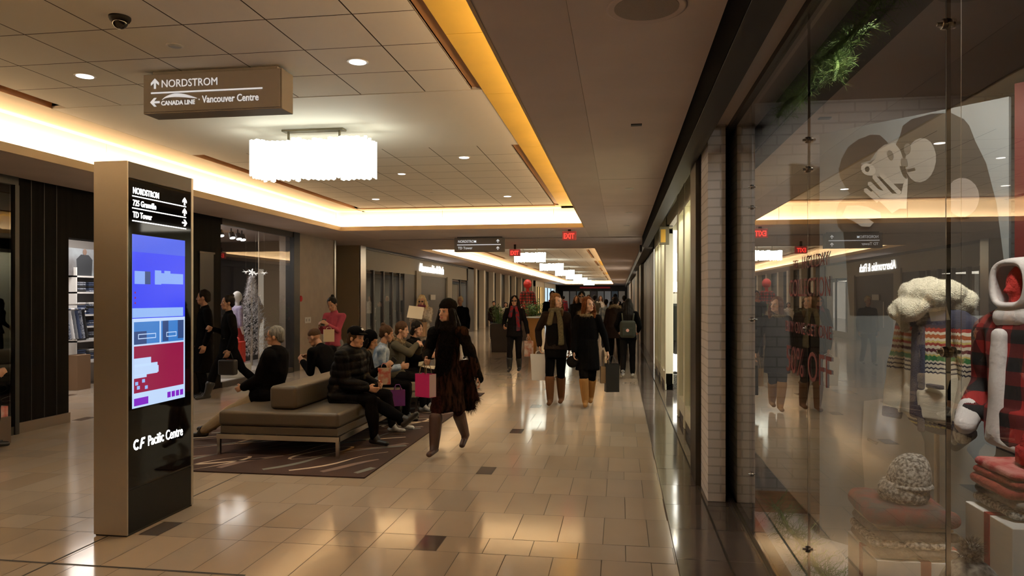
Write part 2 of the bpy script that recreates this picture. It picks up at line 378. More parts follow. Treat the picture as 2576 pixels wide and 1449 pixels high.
def tray(ya, yb, bays, gold, xa=-6.0, xb=-.74):
    """lip, trough, back panels, cove boards and the tiled or plain bays of one ceiling tray"""
    lip = MB(); t = .02; zl = 3.185; zb = 3.092
    lip.box(xa - t, xa, ya, yb, zb, zl).box(xb, xb + t, ya, yb, zb, zl).box(xa - t, xb + t, yb, yb + t, zb, zl).box(xa - t, xb + t, ya - t, ya, zb, zl)
    lip.build('trim_3', LIP, kind='structure')
    pan = MB(); L = 2.4
    y = ya - .18
    while y < yb + .18:
        y1 = min(y + L, yb + .18)
        pan.box(xa - .20, xa - .18, y + .003, y1 - .003, 3.115, ZT); pan.box(xb + .18, xb + .20, y + .003, y1 - .003, 3.115, ZT); y = y1
    x = xa - .18
    while x < xb + .18:
        x1 = min(x + L, xb + .18)
        pan.box(x + .003, x1 - .003, yb + .18, yb + .20, 3.115, ZT); pan.box(x + .003, x1 - .003, ya - .20, ya - .18, 3.115, ZT); x = x1
    pan.build('ceiling_cove_panel', CREAM, kind='structure')
    cl, cr = xa + .60, xb - .58            # edges of the flat ceiling
    top = MB(); top.box(xa - .2, cl - .175, ya - .2, yb + .2, ZT, ZT + .03); top.box(cl - .1, cr + .1, yb - .32, yb + .2, ZT, ZT + .03); top.box(cl - .1, cr + .1, ya - .2, ya + .32, ZT, ZT + .03)
    if not gold: top.box(cr + .10, xb + .2, ya - .2, yb + .2, ZT, ZT + .03)
    top.build('ceiling_cove', CREAM, kind='structure')
    if gold:
        for (g0, g1) in gold:
            n = max(1, round((g1 - g0) / 2.4)); gb = MB()
            for k in range(n):
                a = g0 + (g1 - g0) * k / n; b = g0 + (g1 - g0) * (k + 1) / n
                gb.box(cr + .10, xb + .2, a + .003, b - .003, ZT - .012, ZT + .018)
            gb.build('ceiling_gold_board', GOLD, kind='structure')
    rt = []; plain = MB(); slot = MB()
    for (b0, b1, tiled) in bays:
        if not tiled:
            plain.box(cl - .16, cr + .1, b0, b1, ZT, ZT + .03); continue
        slot.box(cl - .16, cl, b0, b1, ZT + .11, ZT + .13).box(cr, cr + .10, b0, b1, ZT + .025, ZT + .13)
        slot.box(cl - .175, cl - .16, b0, b1, ZT, ZT + .13).box(cr + .10, cr + .115, b0, b1, ZT, ZT + .13)
        slot.box(cl, cl + .012, b0, b1, ZT + .01, ZT + .13).box(cr - .012, cr, b0, b1, ZT + .01, ZT + .13)
        nr = max(1, round((b1 - b0) / .57)); h = (b1 - b0) / nr
        xs = [cl]; x = -1.75 - .61 * 5
        xs += [-1.75 + .61 * k for k in range(-5, 1)] + [cr]
        for r in range(nr):
            for a, b in zip(xs[:-1], xs[1:]):
                k = rnd.uniform(.985, 1.01); rt.append((a, b, b0 + r * h, b0 + (r + 1) * h, (.80 * k, .76 * k, .69 * k)))
    tiles('ceiling_tiles', rt, CEILT, None, ZT, .010, up=False)
    MB().box(cl, cr, ya, yb, ZT + .004, ZT + .03).build('ceiling_bed', mat('ceiling_joint', (.10, .08, .06), .9), kind='structure')
    if plain.v: 
        for i in range(len(plain.v)): pass
        plain2 = MB(); plain2.v = [(a, b, c - .004) for a, b, c in plain.v]; plain2.f = plain.f; plain2.m = plain.m
        plain2.build('ceiling_plain_bay', mat('bay_paint', (.80, .76, .69), .7), kind='structure')
    slot.build('trim_4', SLOTW, kind='structure')
tray(-4, 14.72, [(-3.7, -2.2, True), (-2.2, .3, False), (.3, 6.28, True), (6.28, 8.6, False), (8.6, 14.40, True)], [(-4, 2.0), (2.0, 4.9), (4.9, 6.4), (6.4, 8.7), (8.7, 10.6), (10.6, 14.45)])
# end slot of the first tray
MB().box(-5.4, -1.3, 14.30, 14.43, 3.50, 3.64).build('trim_5', SLOTW, kind='structure')
bays2 = []; y = 21.3
CH2 = [26.7 + 8.6 * k for k in range(7)]
for c in CH2:
    if c - 1.2 > y: bays2.append((y, c - 1.2, True))
    bays2.append((c - 1.2, c + 1.2, False)); y = c + 1.2
bays2.append((y, 79.7, True))
tray(21.0, 80.0, bays2, None)
for (g0, g1) in ((21.8, 25.0), (36.7, 41.5), (54.0, 58.0)):
    MB().box(-1.09, -.56, g0, g1, ZT - .015, ZT - .002).build('ceiling_gold_board', GOLD, kind='structure')

# recessed downlights: trim ring and lit lens
LENS = emi('downlight_lens', (1, .93, .86), 4.0); TRIMW = mat('white_trim', (.75, .72, .68), .4)
def downlight(x, y, z, lab, lit=True, r=.085, grp='recessed downlights in the ceiling trays', m=None):
    o = empty('recessed_downlight', (x, y, z), label=lab, cat='ceiling light', group=grp)
    MB().lathe([(r * .78, -.004), (r, -.006), (r, .002), (r * .78, .002)], n=24).build('trim_ring', TRIMW, o, smooth=False)
    MB().lathe([(.001, -.0068), (r * .78, -.0060), (r * .78, .0), (.001, .0)], n=24).build('lens', m or (LENS if lit else TRIMW), o, smooth=True)
    return o
DLAB = {(-2.06, 5.4): 'round lit downlight in the tray right of the hanging grey sign', (-4.47, 5.4): 'round lit downlight in the tray left of the hanging grey sign',
        (-2.06, 9.3): 'round lit downlight in the tray behind and right of the glowing box lamp', (-4.6, 9.3): 'round lit downlight in the tray behind and left of the glowing box lamp'}
for (x, y) in DOWNLIGHTS:
    if y > 3: downlight(x, y, ZT, DLAB.get((x, y), 'small round downlight near the far end of the first ceiling tray'))
downlight(-3.27, 10.4, ZT, 'small round lit downlight beyond the glowing box lamp', r=.07)
downlight(-3.3, 12.3, ZT, 'tiny pale sprinkler rosette low in the first ceiling tray', False, r=.04)
downlight(-3.27, 4.85, ZT, 'small flush grey disc in the ceiling between dome camera and hanging sign', False, r=.06, m=mat('grey_disc', (.35, .36, .38), .4))
for k, (x, y) in enumerate([(.12, 9.6), (.15, 12.3), (.13, 14.6)]):
    downlight(x, y, ZS, 'unlit round fitting in the plain ceiling strip over the right walkway', False, r=.06, grp='unlit ceiling fittings')
sp = empty('ceiling_speaker', (.13, 3.62, ZS), label='round flush ceiling speaker over the right walkway', cat='speaker')
MB().lathe([(.16, -.002), (.185, -.008), (.20, -.004), (.20, .001), (.16, .001)], n=40).build('rim', PAINT, sp, smooth=True)
MB().lathe([(.001, -.004), (.16, -.004), (.16, .0), (.001, .0)], n=40).build('grille', mat('speaker_grille', (.42, .36, .31), .7, bump=.6, bscale=200), sp)
MB().box(.09, .18, 6.03, 6.09, 3.092, 3.1).build('slot_vent', BLACK, label='small black slot in the plain ceiling over the right walkway', category=None) if False else tag(MB().box(.09, .18, 6.03, 6.09, 3.092, 3.1).build('slot_vent', BLACK), 'small black slot in the plain ceiling over the right walkway', 'vent')
MB().box(-.26, .53, 8.82, 8.826, 3.0985, 3.1).box(-.26, .53, 11.4, 11.406, 3.0985, 3.1).build('trim_6', mat('seam', (.3, .25, .2), .8), kind='structure')

# dome camera
dc = empty('dome_camera', (-3.30, 4.30, ZT), label='black dome security camera on the tiled ceiling above the info kiosk', cat='security camera')
MB().lathe([(.001, -.028), (.060, -.028), (.068, -.012), (.068, 0), (.001, 0)], n=32).build('housing', mat('camera_black', (.008, .007, .006), .6, spec=.1), dc, smooth=True)
MB().lathe([(.050 * math.sin(t * PI / 2 / 8) + .0005, -.028 - .052 * math.cos(t * PI / 2 / 8)) for t in range(9)], n=32).build('dome', mat('dome_smoke', (.006, .005, .005), .05, spec=.4), dc, smooth=True)

# ================================================================ HANGING SIGNS
SIGNF = mat('sign_taupe', (.20, .175, .16), .55); SIGNS = mat('sign_side', (.19, .165, .145), .5)
def hanging_sign(x0, x1, yf, z0, z1, d, lab):
    s = empty('hanging_sign', ((x0 + x1) / 2, yf + d / 2, z1), label=lab, cat='sign', group='overhead wayfinding signs')
    cx, cz = s.location.x, s.location.z
    def B(x0_, x1_, y0_, y1_, a, b, m, nm, **k): return MB().box(x0_ - cx, x1_ - cx, y0_ - yf - d / 2, y1_ - yf - d / 2, a - cz, b - cz).build(nm, m, s, **k)
    B(x0, x1, yf + .012, yf + d, z0, z1, SIGNS, 'housing', bevel=.006)
    B(x0 + .015, x1 - .015, yf, yf + .014, z0 + .012, z1 - .012, SIGNF, 'face_panel')
    B(x0 + .06, x1 - .06, yf + .05, yf + d - .05, z1, z1 + .03, SIGNS, 'ceiling_mount')
    return s, lambda x, z: (x - cx, -d / 2 - .001, z - cz)
s1, P1 = hanging_sign(-3.90, -2.68, 5.35, 3.165, 3.49, .21, 'large grey hanging direction sign reading NORDSTROM and Vancouver Centre')
text('NORDSTROM', P1(-3.73, 3.375), .088, '-Y', WHITE_P, s1, sx=.92)
a_ = MB(); arrow(a_, P1(-3.785, 3.408), .085, 'up', '-Y'); a_.build('arrow', WHITE_P, s1); a_ = MB(); arrow(a_, P1(-3.785, 3.255), .085, 'left', '-Y'); a_.build('arrow', WHITE_P, s1)
q = P1(-3.82, 3.325); MB().box(q[0], q[0] + .98, q[1] - .003, q[1], q[2], q[2] + .012).build('divider_line', WHITE_P, s1)
text('CANADA LINE', P1(-3.73, 3.228), .050, '-Y', WHITE_P, s1, sx=.92, bold=.0012)
text('· Vancouver Centre', P1(-3.40, 3.235), .082, '-Y', WHITE_P, s1, sx=.80, bold=.001)
sw = [P1(-3.72 + .31 * t / 14, 3.275 + .045 * math.sin(PI * (t / 14) ** .8)) for t in range(15)] + [P1(-3.72 + .31 * t / 14, 3.272 + .020 * math.sin(PI * (t / 14) ** .6)) for t in range(14, -1, -1)]
MB().prism(sw, (0, -.003, 0)).build('swoosh_mark', WHITE_P, s1)
s2, P2 = hanging_sign(-3.93, -2.73, 17.0 - .35, 2.74, 3.07, .20, 'smaller-looking grey hanging direction sign beyond the seating, in front of the red exit sign')
text('NORDSTROM', P2(-3.84, 2.955), .085, '-Y', WHITE_P, s2, sx=.85, bold=.0008)
text('TD Tower', P2(-3.84, 2.80), .085, '-Y', WHITE_P, s2, sx=.95, bold=.0008)
q = P2(-3.86, 2.895); MB().box(q[0], q[0] + 1.06, q[1] - .003, q[1], q[2], q[2] + .018).build('divider_line', WHITE_P, s2)
a_ = MB(); arrow(a_, P2(-2.87, 2.99), .085, 'up', '-Y'); a_.build('arrow', WHITE_P, s2); a_ = MB(); arrow(a_, P2(-2.87, 2.82), .085, 'up', '-Y'); a_.build('arrow', WHITE_P, s2)
RED_E = emi('exit_red', (1, .045, .03), 1.6); EXB = mat('exit_body', (.28, .05, .04), .5, emit=(.6, .08, .06), es=.25)
def exit_sign(x, y, z, lab):
    e = empty('exit_sign', (x, y, z + .19), label=lab, cat='exit sign')
    MB().box(-.15, .15, -.03, .03, -.19, 0).build('housing', EXB, e, bevel=.005)
    MB().box(-.03, .03, -.02, .02, 0, ZS - z - .19).build('stem', DKBR, e)
    text('EXIT', (-.125, -.032, -.155), .155, '-Y', RED_E, e, sx=.72, bold=.004)
exit_sign(-1.07, 15.2, 2.87, 'red lit exit sign under the beam at the end of the first ceiling tray')
exit_sign(-2.85, 19.3, 2.78, 'red lit exit sign partly hidden behind the further hanging sign')

# ================================================================ CHANDELIERS
SHADE = mat('crystal_shade', (.9, .9, .88), .3, emit=(.95, 1.0, .86), es=3.6)
GREENM = mat('nickel_frame', (.20, .19, .14), .35, metal=.8)
def chandelier(x, y, s, lab):
    o = empty('box_pendant', (x, y, ZT), label=lab, cat='pendant lamp', group='glowing box pendants down the ceiling trays')
    W, D, z0, z1 = .665 * s, .19 * s, -.52, -.52 + .37 * s
    rr = random.Random(5); mb = MB(); nx, ny = 22, 6
    def strip(ax, ay, bx, by):
        mx, my = (ax + bx) / 2, (ay + by) / 2; nx_, ny_ = -(by - ay), (bx - ax); l = math.hypot(nx_, ny_); nx_, ny_ = nx_ / l * .012, ny_ / l * .012
        dz0 = rr.uniform(-.016, .016) * s; dz1 = rr.uniform(-.018, .018) * s
        pts = [(ax, ay, z0 + dz0), (mx - nx_, my - ny_, z0 + dz0 - .012), (bx, by, z0 + dz0), (bx, by, z1 + dz1), (mx - nx_, my - ny_, z1 + dz1 + .006), (ax, ay, z1 + dz1)]
        mb.prism(pts, (nx_ * 1.2, ny_ * 1.2, 0))
    for k in range(nx):
        a = -W + 2 * W * k / nx; b = -W + 2 * W * (k + 1) / nx - .002
        strip(a, -D, b, -D); strip(b, D, a, D)
    for k in range(ny):
        a = -D + 2 * D * k / ny; b = -D + 2 * D * (k + 1) / ny - .002
        strip(W, a, W, b); strip(-W, b, -W, a)
    mb.box(-W + .02, W - .02, -D + .02, D - .02, z0 + .03, z1 - .04)
    mb.build('crystal_shade', SHADE, o)
    MB().box(-W + .01, W - .01, -D + .01, D - .01, z1 - .028, z1 - .012).build('glow_shield_plate', TRIMW, o)  # unseen plate, added to keep the shade's glow off the ceiling
    MB().box(-W * .75, W * .78, -.03, .03, z1 + .002, z1 + .022).build('top_frame', GREENM, o, bevel=.004)
    for sx_ in (-1, 1): MB().box(sx_ * .30 * s - .01, sx_ * .30 * s + .01, -.01, .01, z1 + .02, -.025).build('hanging_rod', GREENM, o)
    MB().box(-.36 * s, .36 * s, -.055, .055, -.026, 0).build('canopy', GREENM, o, bevel=.006)
    return o
ch0 = chandelier(-3.37, 7.50, 1.0, 'largest glowing white box pendant, hanging just beyond the big direction sign')
lab_ = ['first glowing box pendant in the second ceiling tray, right of the further sign', 'second glowing box pendant in the far ceiling tray', 'third glowing box pendant in the far ceiling tray',
        'fourth glowing box pendant in the far ceiling tray', 'fifth glowing box pendant in the far ceiling tray', 'sixth glowing box pendant deep in the far ceiling tray', 'last and smallest-looking glowing box pendant at the far end']
chb = None
for k, y in enumerate(CH2):
    if chb is None: chb = chandelier(-3.37, y, .87, lab_[0])
    else: c = copy_tree(chb); c.location = (-3.37, y, ZT); c['label'] = lab_[k]

# ================================================================ INFO KIOSK
K = empty('info_kiosk', (-3.47, 4.81, 0), label='tall steel and black glass directory kiosk standing on the tiles', cat='kiosk')
kx, ky = -3.47, 4.81
def KB(x0, x1, y0, y1, z0, z1, m, nm, par=K, **k): return MB().box(x0 - kx, x1 - kx, y0 - ky, y1 - ky, z0, z1).build(nm, m, par, **k)
KB(-3.60, -3.345, 4.43, 4.445, .012, 2.59, STEEL, 'steel_end_panel', bevel=.003)
KB(-3.60, -3.345, 5.17, 5.20, .012, 2.59, STEEL, 'steel_end_panel', bevel=.003)
KB(-3.59, -3.355, 4.44, 5.19, .0, 2.585, mat('kiosk_core', (.03, .026, .022), .5), 'core')
KB(-3.358, -3.348, 4.447, 5.168, .33, 2.475, BGLASS, 'glass_front')
KB(-3.358, -3.346, 4.447, 5.168, .02, .315, mat('kiosk_lower', (.006, .0055, .005), .3, spec=.2), 'lower_panel')
KB(-3.358, -3.346, 4.447, 5.168, 2.478, 2.588, mat('kiosk_head', (.06, .05, .042), .45, spec=.3), 'head_panel')
def onface(y, z, e=.0): return (-3.3475 - kx + e, y - ky, z)
text('NORDSTROM', onface(4.492, 2.374), .062, '+X', WHITE_E, K, name='directory_lettering', sx=.74, bold=.0008)
text('725 Granville', onface(4.492, 2.290), .058, '+X', WHITE_E, K, name='directory_lettering', sx=.80, bold=.0008)
text('TD Tower', onface(4.492, 2.208), .058, '+X', WHITE_E, K, name='directory_lettering', sx=.80, bold=.0008)
mb = MB()
for z in (2.352, 2.268, 2.180): mb.box(-3.3475 - kx, -3.346 - kx, 4.485 - ky, 5.105 - ky, z, z + .007)
mb.build('divider_lines', WHITE_E, K)
for z, k_ in ((2.395, 'up'), (2.312, 'up'), (2.228, 'right')): mb = MB(); arrow(mb, onface(5.085, z), .06, k_, '+X'); mb.build('arrow', WHITE_E, K)
text('Pacific Centre', onface(4.650, .585), .104, '+X', WHITE_E, K, name='centre_lettering', sx=.70, bold=.0008)
# CF mark: two linked slanted letter shapes
mb = MB()
for k in range(9):
    t0 = PI * (.25 + 1.5 * k / 9); t1 = PI * (.25 + 1.5 * (k + 1) / 9); c = (4.530, .618)
    P = lambda t, r: onface(c[0] + r * .85 * math.cos(t), c[1] + r * math.sin(t))
    mb.prism([P(t0, .038), P(t1, .038), P(t1, .022), P(t0, .022)], (.002, 0, 0))
mb.prism([onface(4.562, .582), onface(4.578, .582), onface(4.598, .655), onface(4.582, .655)], (.002, 0, 0)); mb.prism([onface(4.585, .642), onface(4.618, .642), onface(4.62, .657), onface(4.589, .657)], (.002, 0, 0)); mb.prism([onface(4.575, .612), onface(4.608, .612), onface(4.61, .625), onface(4.579, .625)], (.002, 0, 0))
mb.build('centre_mark', WHITE_E, K)
# the touch screen
Y0, Y1, Z0, Z1 = 4.485, 5.09, .875, 2.09
E_ = {'blue': (.035, .06, .95), 'blue2': (.06, .12, .85), 'white': (.55, .72, 1.0), 'pale': (.30, .50, .95), 'red': (.30, .008, .06), 'tile': (.05, .22, .62), 'tile2': (.03, .07, .22), 'map': (.25, .42, .95), 'mag': (.22, .015, .55)}
EM = {k: mat('screen_' + k, (.01, .01, .01), .15, emit=v, es=.80) for k, v in E_.items()}
scr = KB(-3.3478, -3.3472, Y0, Y1, Z0, Z1, EM['white'], 'touch_screen')
def SB(y0, y1, z0, z1, m, lev=1): # fractions of the screen, laid as its picture
    W_, H_ = Y1 - Y0, Z1 - Z0; x = -3.3472 + .0006 * lev
    return (x - .0006 - kx, x - kx, Y0 + W_ * y0 - ky, Y0 + W_ * y1 - ky, Z0 + H_ * z0, Z0 + H_ * z1)
pic = MB(); keys = list(EM); 
def pb(y0, y1, z0, z1, k, lev=1): pic.box(*SB(y0, y1, z0, z1, k, lev), keys.index(k))
pb(0, 1, .515, 1, 'blue'); pb(0, 1, .90, 1, 'blue2', 2); pb(0, .96, .52, .575, 'pale', 2)
pb(.04, .22, .715, .79, 'map', 2); pb(.22, .32, .715, .79, 'tile2', 2); pb(.40, .96, .72, .785, 'map', 2); pb(.58, .70, .785, .80, 'map', 2); pb(.40, .52, .715, .80, 'map', 3)
pb(.04, .06, .63, .64, 'red', 2); pb(.04, .06, .60, .61, 'red', 2); pb(.04, .06, .57 + .09, .57 + .10, 'red', 2)
pb(.03, .49, .365, .495, 'tile'); pb(.52, .97, .365, .495, 'tile'); pb(.03, .25, .365, .44, 'tile2', 2); pb(.85, .97, .38, .495, 'tile2', 2); pb(.55, .66, .37, .495, 'tile2', 2)
for (a, b) in ((.10, .42), (.62, .82)):
    pb(a, b, .395, .40, 'white', 3); pb(a, b, .42, .425, 'white', 3); pb(a, a + .01, .395, .425, 'white', 3); pb(b - .01, b, .395, .425, 'white', 3)
pb(.03, .97, .085, .355, 'red')
pb(.03, .33, .235, .285, 'white', 2); pb(.03, .45, .185, .25, 'white', 2); pb(.45, .47, .19, .23, 'white', 2); pb(.03, .25, .170, .19, 'white', 2)
for a, b in ((.05, .13), (.17, .14), (.08, .105), (.22, .10)): pb(a, a + .05, b, b + .02, 'pale', 2)
pb(.03, .28, .012, .055, 'mag', 2)
for k in range(4): pb(.64 + .085 * k, .705 + .085 * k, .02, .055, 'mag', 2)
pic.build('screen_picture', [EM[k] for k in keys], scr)
def sctext(t, yf, zf, s, m='white'): text(t, onface(Y0 + (Y1 - Y0) * yf, Z0 + (Z1 - Z0) * zf, .0025), s, '+X', EM[m], scr, name='screen_lettering', ext=.0003, sx=.9)
MB().lathe([(.001, 0), (.012, 0)], n=3) # (keeps the kit's lathe warm for tiny marks)

# ================================================================ LEFT SIDE
XW = -7.20
DWALL = mat('black_panel_wall', (.005, .0045, .004), .75, spec=.06, var=.25, vscale=2, stretch=(8, 8, .3))
STONE = mat('beige_stone', (.40, .32, .245), .5, var=.05, vscale=4)
BASEB = mat('base_stone', (.16, .125, .095), .35)
def wallbox(name, y0, y1, z0, z1, m, t=.25, x=XW, **k): return MB().box(x - t, x, y0, y1, z0, z1).build(name, m, kind='structure', **k)
wallbox('wall_left', 7.60, 8.41, .12, ZS, DWALL, .4)
wallbox('wall_left', 8.41, 10.6, 2.44, ZS, DWALL, .25)
wallbox('wall_left', 10.6, 12.03, 0, ZS, DWALL, .5)
wallbox('baseboard_left', 7.60, 8.43, 0, .13, BASEB, .42, x=XW + .01)
for k in range(6): pass
d1 = empty('door_1', (XW, 11.35, 0), kind='structure')
MB().box(0, .02, 0, .42, .02, 2.42).build('door_panel', mat('door_black', (.009, .008, .008), .35), d1, bevel=.004)
MB().box(0, .03, -.02, .45, 2.42, 2.45).build('door_head', DKBR, d1)
# vertical reveals of the black panel wall
mb = MB()
for yy in (7.8, 8.0, 8.2): mb.box(XW, XW + .004, yy, yy + .01, .13, ZS)
for yy in (8.9, 9.4, 9.9): mb.box(XW, XW + .004, yy, yy + .01, 2.44, ZS)
mb.build('trim_7', BLACK, kind='structure')
# dark shop glass at the far left
wn = empty('window_1', (XW, 3.8, 0), kind='structure')
MB().box(-.02, 0, -3.8, 3.75, .1, 3.0).build('pane', GLASS, wn)
MB().box(-.05, .02, -3.8, 3.8, 3.0, 3.1).box(-.05, .02, -3.8, 3.8, 0, .1).box(-.05, .03, 3.74, 3.80, 0, 3.0).box(-.05, .02, 1.9, 1.95, .1, 3.0).build('frame', BLACK, wn)
MB().box(-9.5, -9.4, -4, 7.6, 0, 3.1).build('wall_shop_dark', mat('shop_dark', (.035, .032, .03), .7), kind='structure')
MB().box(-9.4, XW - .4, 7.55, 7.6, 0, 3.1).build('wall_shop_dark', MATS['shop_dark'], kind='structure')

# menswear shop seen through the doorway behind the kiosk
MB().box(-10.6, -10.5, 7.6, 13.5, 0, 3.1).build('wall_shop_left', mat('shop_wall_white', (.62, .60, .58), .7), kind='structure')
area('shop_ceiling_light', (-9.0, 11.0, 2.98), 1.2, 3.6, 85, (1.0, .92, .84))
SHW = mat('shelf_white', (.82, .81, .80), .4); 
shy0, shy1, shx = 11.68, 13.40, -9.85
unit = empty('clothes_shelf', (shx, (shy0 + shy1) / 2, 0), label='white wall shelving of folded clothes inside the shop behind the kiosk', cat='shelf')
h = (shy1 - shy0) / 2
MB().box(-.42, -.40, -h, h, 0, 2.3).build('back_panel', mat('shelf_back', (.50, .49, .49), .6), unit)
for z in (.42, .82, 1.08, 1.30, 1.72, 2.02): MB().box(-.40, 0, -h, h, z, z + .03).build('shelf_board', SHW, unit)
for yy in (-h, h - .03): MB().box(-.40, 0, yy, yy + .03, 0, 2.2).build('upright', SHW, unit)
CL = [mat('cloth_navy', (.05, .07, .14), .8), mat('cloth_grey', (.18, .19, .21), .8), mat('cloth_white', (.7, .7, .72), .8), mat('cloth_black', (.015, .015, .017), .8), mat('cloth_check', (.35, .38, .46), .8, col2=(.05, .06, .1), vscale=40)]
rr = random.Random(11); proto = {}
lev = {1.75: 'top', 1.33: 'upper middle', 1.11: 'middle', .85: 'lower middle', .45: 'bottom'}
for z, lv in lev.items():
    gap = {1.75: .24, 1.33: .32, 1.11: .16, .85: .2, .45: .3}[z]
    for yy in np.arange(shy0 + .20, shy1 - .1, .30):
        if abs(yy - (shy0 + shy1) / 2 + .3) < .12: pass
        z_ = z; n = min(6, int(gap / .045))
        for k in range(n):
            key = rr.randrange(5)
            if key not in proto:
                proto[key] = MB().box(-.15, .15, -.11, .11, 0, .036).build('folded_shirt', CL[key], bevel=.016, loc=(shx - .19, yy, z_)); o = proto[key]
            else:
                o = proto[key].copy(); C.objects.link(o); o.location = (shx - .19, yy + rr.uniform(-.01, .01), z_)
            tag(o, 'folded shirt in the stacks on the ' + lv + ' shelf behind the kiosk', 'shirt', 'folded shirts on the ' + lv + ' shelf'); z_ += .0375
# hanging shirts at the left of the shelf, poster above
for k in range(7):
    mb = MB(); mb.cap((0, 0, 1.46), .06, (0, 0, .90), .16, side=(1, 0, 0), ss=1, sv=.16, flat=True); mb.cap((-.12, 0, 1.44), .022, (.12, 0, 1.44), .022)
    o = mb.remesh('hanging_shirt', CL[(0, 4, 2, 1, 0, 4, 3)[k]], None, .014, 2, label='blue and grey shirt hanging left of the shelf stacks behind the kiosk', cat='shirt', group='shirts hanging by the shelf')
    o.location = (-9.66, 11.10 + .08 * k, 0)
rl = tag(MB().tube([(-9.66, 11.0, 1.52), (-9.66, 11.66, 1.52)], .012).tube([(-9.66, 11.0, 1.52), (-9.66, 11.0, 0)], .012).build('clothes_rail', STEELT), 'steel rail carrying hanging shirts in the shop behind the kiosk', 'clothes rail')
ps = empty('wall_poster', (-9.90, 11.97, 2.055), label='photo poster of a man in a grey coat above the shop shelves', cat='poster')
MB().box(-.02, 0, -.9, 1.2, 0, .50).build('sheet', mat('poster_sky', (.30, .34, .38), .5, col2=(.14, .13, .13), vscale=1.6), ps)
mb = MB(); mb.prism([(0.002, -.20, 0), (.002, .16, 0), (.002, .18, .30), (.002, .08, .39), (.002, -.11, .39), (.002, -.22, .30)], (.003, 0, 0)); mb.build('coat_figure', mat('poster_coat', (.035, .04, .048), .6), ps)
MB().ell((.004, -.015, .44), (.003, .05, .06)).build('face_figure', mat('poster_skin', (.20, .13, .10), .6), ps, smooth=True)
tag(MB().box(-9.75, -9.5, 11.30, 11.62, 0, .62).build('display_cube', mat('tan_box', (.22, .13, .07), .6), bevel=.005), 'small brown display cube at the foot of the shop shelves', 'box')
rb = tag(MB().box(-9.98, -9.86, 11.70, 11.76, 1.112, 1.22).build('gift_box', mat('red_box', (.6, .03, .02), .5), bevel=.004), 'small red box on the shelf behind the kiosk', 'box')

# glazed Christmas display window
wn = empty('window_2', (XW, 12.03, 0), kind='structure')
MB().box(-.012, 0, .02, 2.83, .10, 2.98).build('pane', GLASS, wn)
MB().box(-.014, .002, 1.38, 1.386, .10, 2.98).build('pane_joint', STEELT, wn)
MB().box(-.15, .05, 2.85, 3.14, 0, 3.1).build('frame', BLACK, wn)
MB().box(-.05, .03, 0, 2.85, 0, .10).box(-.05, .03, 0, 2.85, 2.98, 3.1).build('frame_rails', DKBR, wn)
MB().box(-9.1, XW - .02, 12.03, 18.8, .0, .08).build('floor_display', mat('display_floor', (.55, .52, .5), .5), kind='structure')
MB().box(-11.6, -11.5, 12.0, 19.0, 0, 3.1).build('wall_display', mat('display_grey', (.30, .28, .29), .7), kind='structure')
MB().box(-11.5, -7.25, 17.4, 17.5, 0, 3.1).build('wall_display', mat('display_dark', (.05, .045, .045), .7), kind='structure')
MB().box(-9.2, -9.1, 12.1, 13.5, 0, 3.1).box(-11.5, -9.1, 13.5, 13.6, 0, 3.1).box(-9.1, -7.7, 12.03, 12.1, 0, 3.1).build('wall_display', mat('display_light', (.5, .46, .44), .7), kind='structure')
area('display_light', (-8.6, 13.6, 3.0), .8, 2.6, 34, (1.0, .93, .88))
lamp_e = emi('spot_lens', (1, .97, .92), 14)
for k, (x, y) in enumerate([(-7.75, 12.55), (-7.8, 13.0), (-7.85, 13.5), (-7.85, 13.75), (-7.9, 14.0)]):
    o = empty('track_spotlight', (x, y, 3.05), label='bright white track spotlight at the top of the Christmas display window', cat='spotlight', group='track spotlights over the white tree')
    MB().cap((0, 0, 0), .015, (0, 0, -.08), .015, n=8).cap((0, 0, -.08), .05, (.04, -.02, -.19), .06, flat=True).build('lamp_body', BLACK, o)
    MB().cap((.04, -.02, -.185), .052, (.043, -.022, -.196), .052, flat=True).build('lens', lamp_e, o)
# round light blue disc
tag(MB().ell((0, 0, 0), (.03, .28, .34), n=28).build('round_sign', mat('round_sign_lit', (.6, .75, .85), .4, emit=(.55, .75, .95), es=.9), loc=(-9.07, 12.9, 2.12), smooth=True), 'round pale blue lit disc behind the tree window glass', 'sign')
# stone wall, niche
wallbox('wall_left', 15.18, 17.22, 0, ZS, STONE, .45)
wallbox('trim_8', 17.22, 17.30, 0, ZS, STEELT, .12, x=XW + .02)
wallbox('trim_8', 15.17, 15.22, 0, ZS, STEELT, .12, x=XW + .01)
MB().box(-9.3, -9.2, 17.3, 18.98, 0, ZS).box(-9.2, XW, 17.22, 17.3, 0, ZS).build('wall_niche', mat('niche_tan', (.36, .26, .16), .6), kind='structure')
MB().box(-9.2, XW, 18.98, 19.06, 0, ZS).build('wall_niche', MATS['niche_tan'], kind='structure')
d2 = empty('door_2', (-8.3, 18.96, 0), kind='structure')
MB().box(-.45, .45, 0, .015, 0, 2.1).build('door_panel', mat('niche_door', (.05, .03, .02), .5), d2)
wp = empty('wall_socket_plate', (XW, 15.62, 1.12), label='double white socket plate on the beige stone wall', cat='wall plate')
MB().box(0, .012, -.10, .22, -.07, .07).build('plate', mat('plate_white', (.7, .68, .65), .4), wp, bevel=.004)
for yy in (-.03, .12): MB().box(.012, .015, yy - .03, yy + .03, -.03, .03).build('socket', mat('plate_grey', (.35, .34, .33), .4), wp)
fa = tag(MB().ell((0, 0, 0), (.04, .035, .07)).build('fire_alarm_pull', mat('alarm_red', (.5, .02, .03), .4), loc=(XW + .02, 15.28, 1.62), smooth=True), 'small red fire alarm pull on the edge of the stone wall', 'fire alarm')

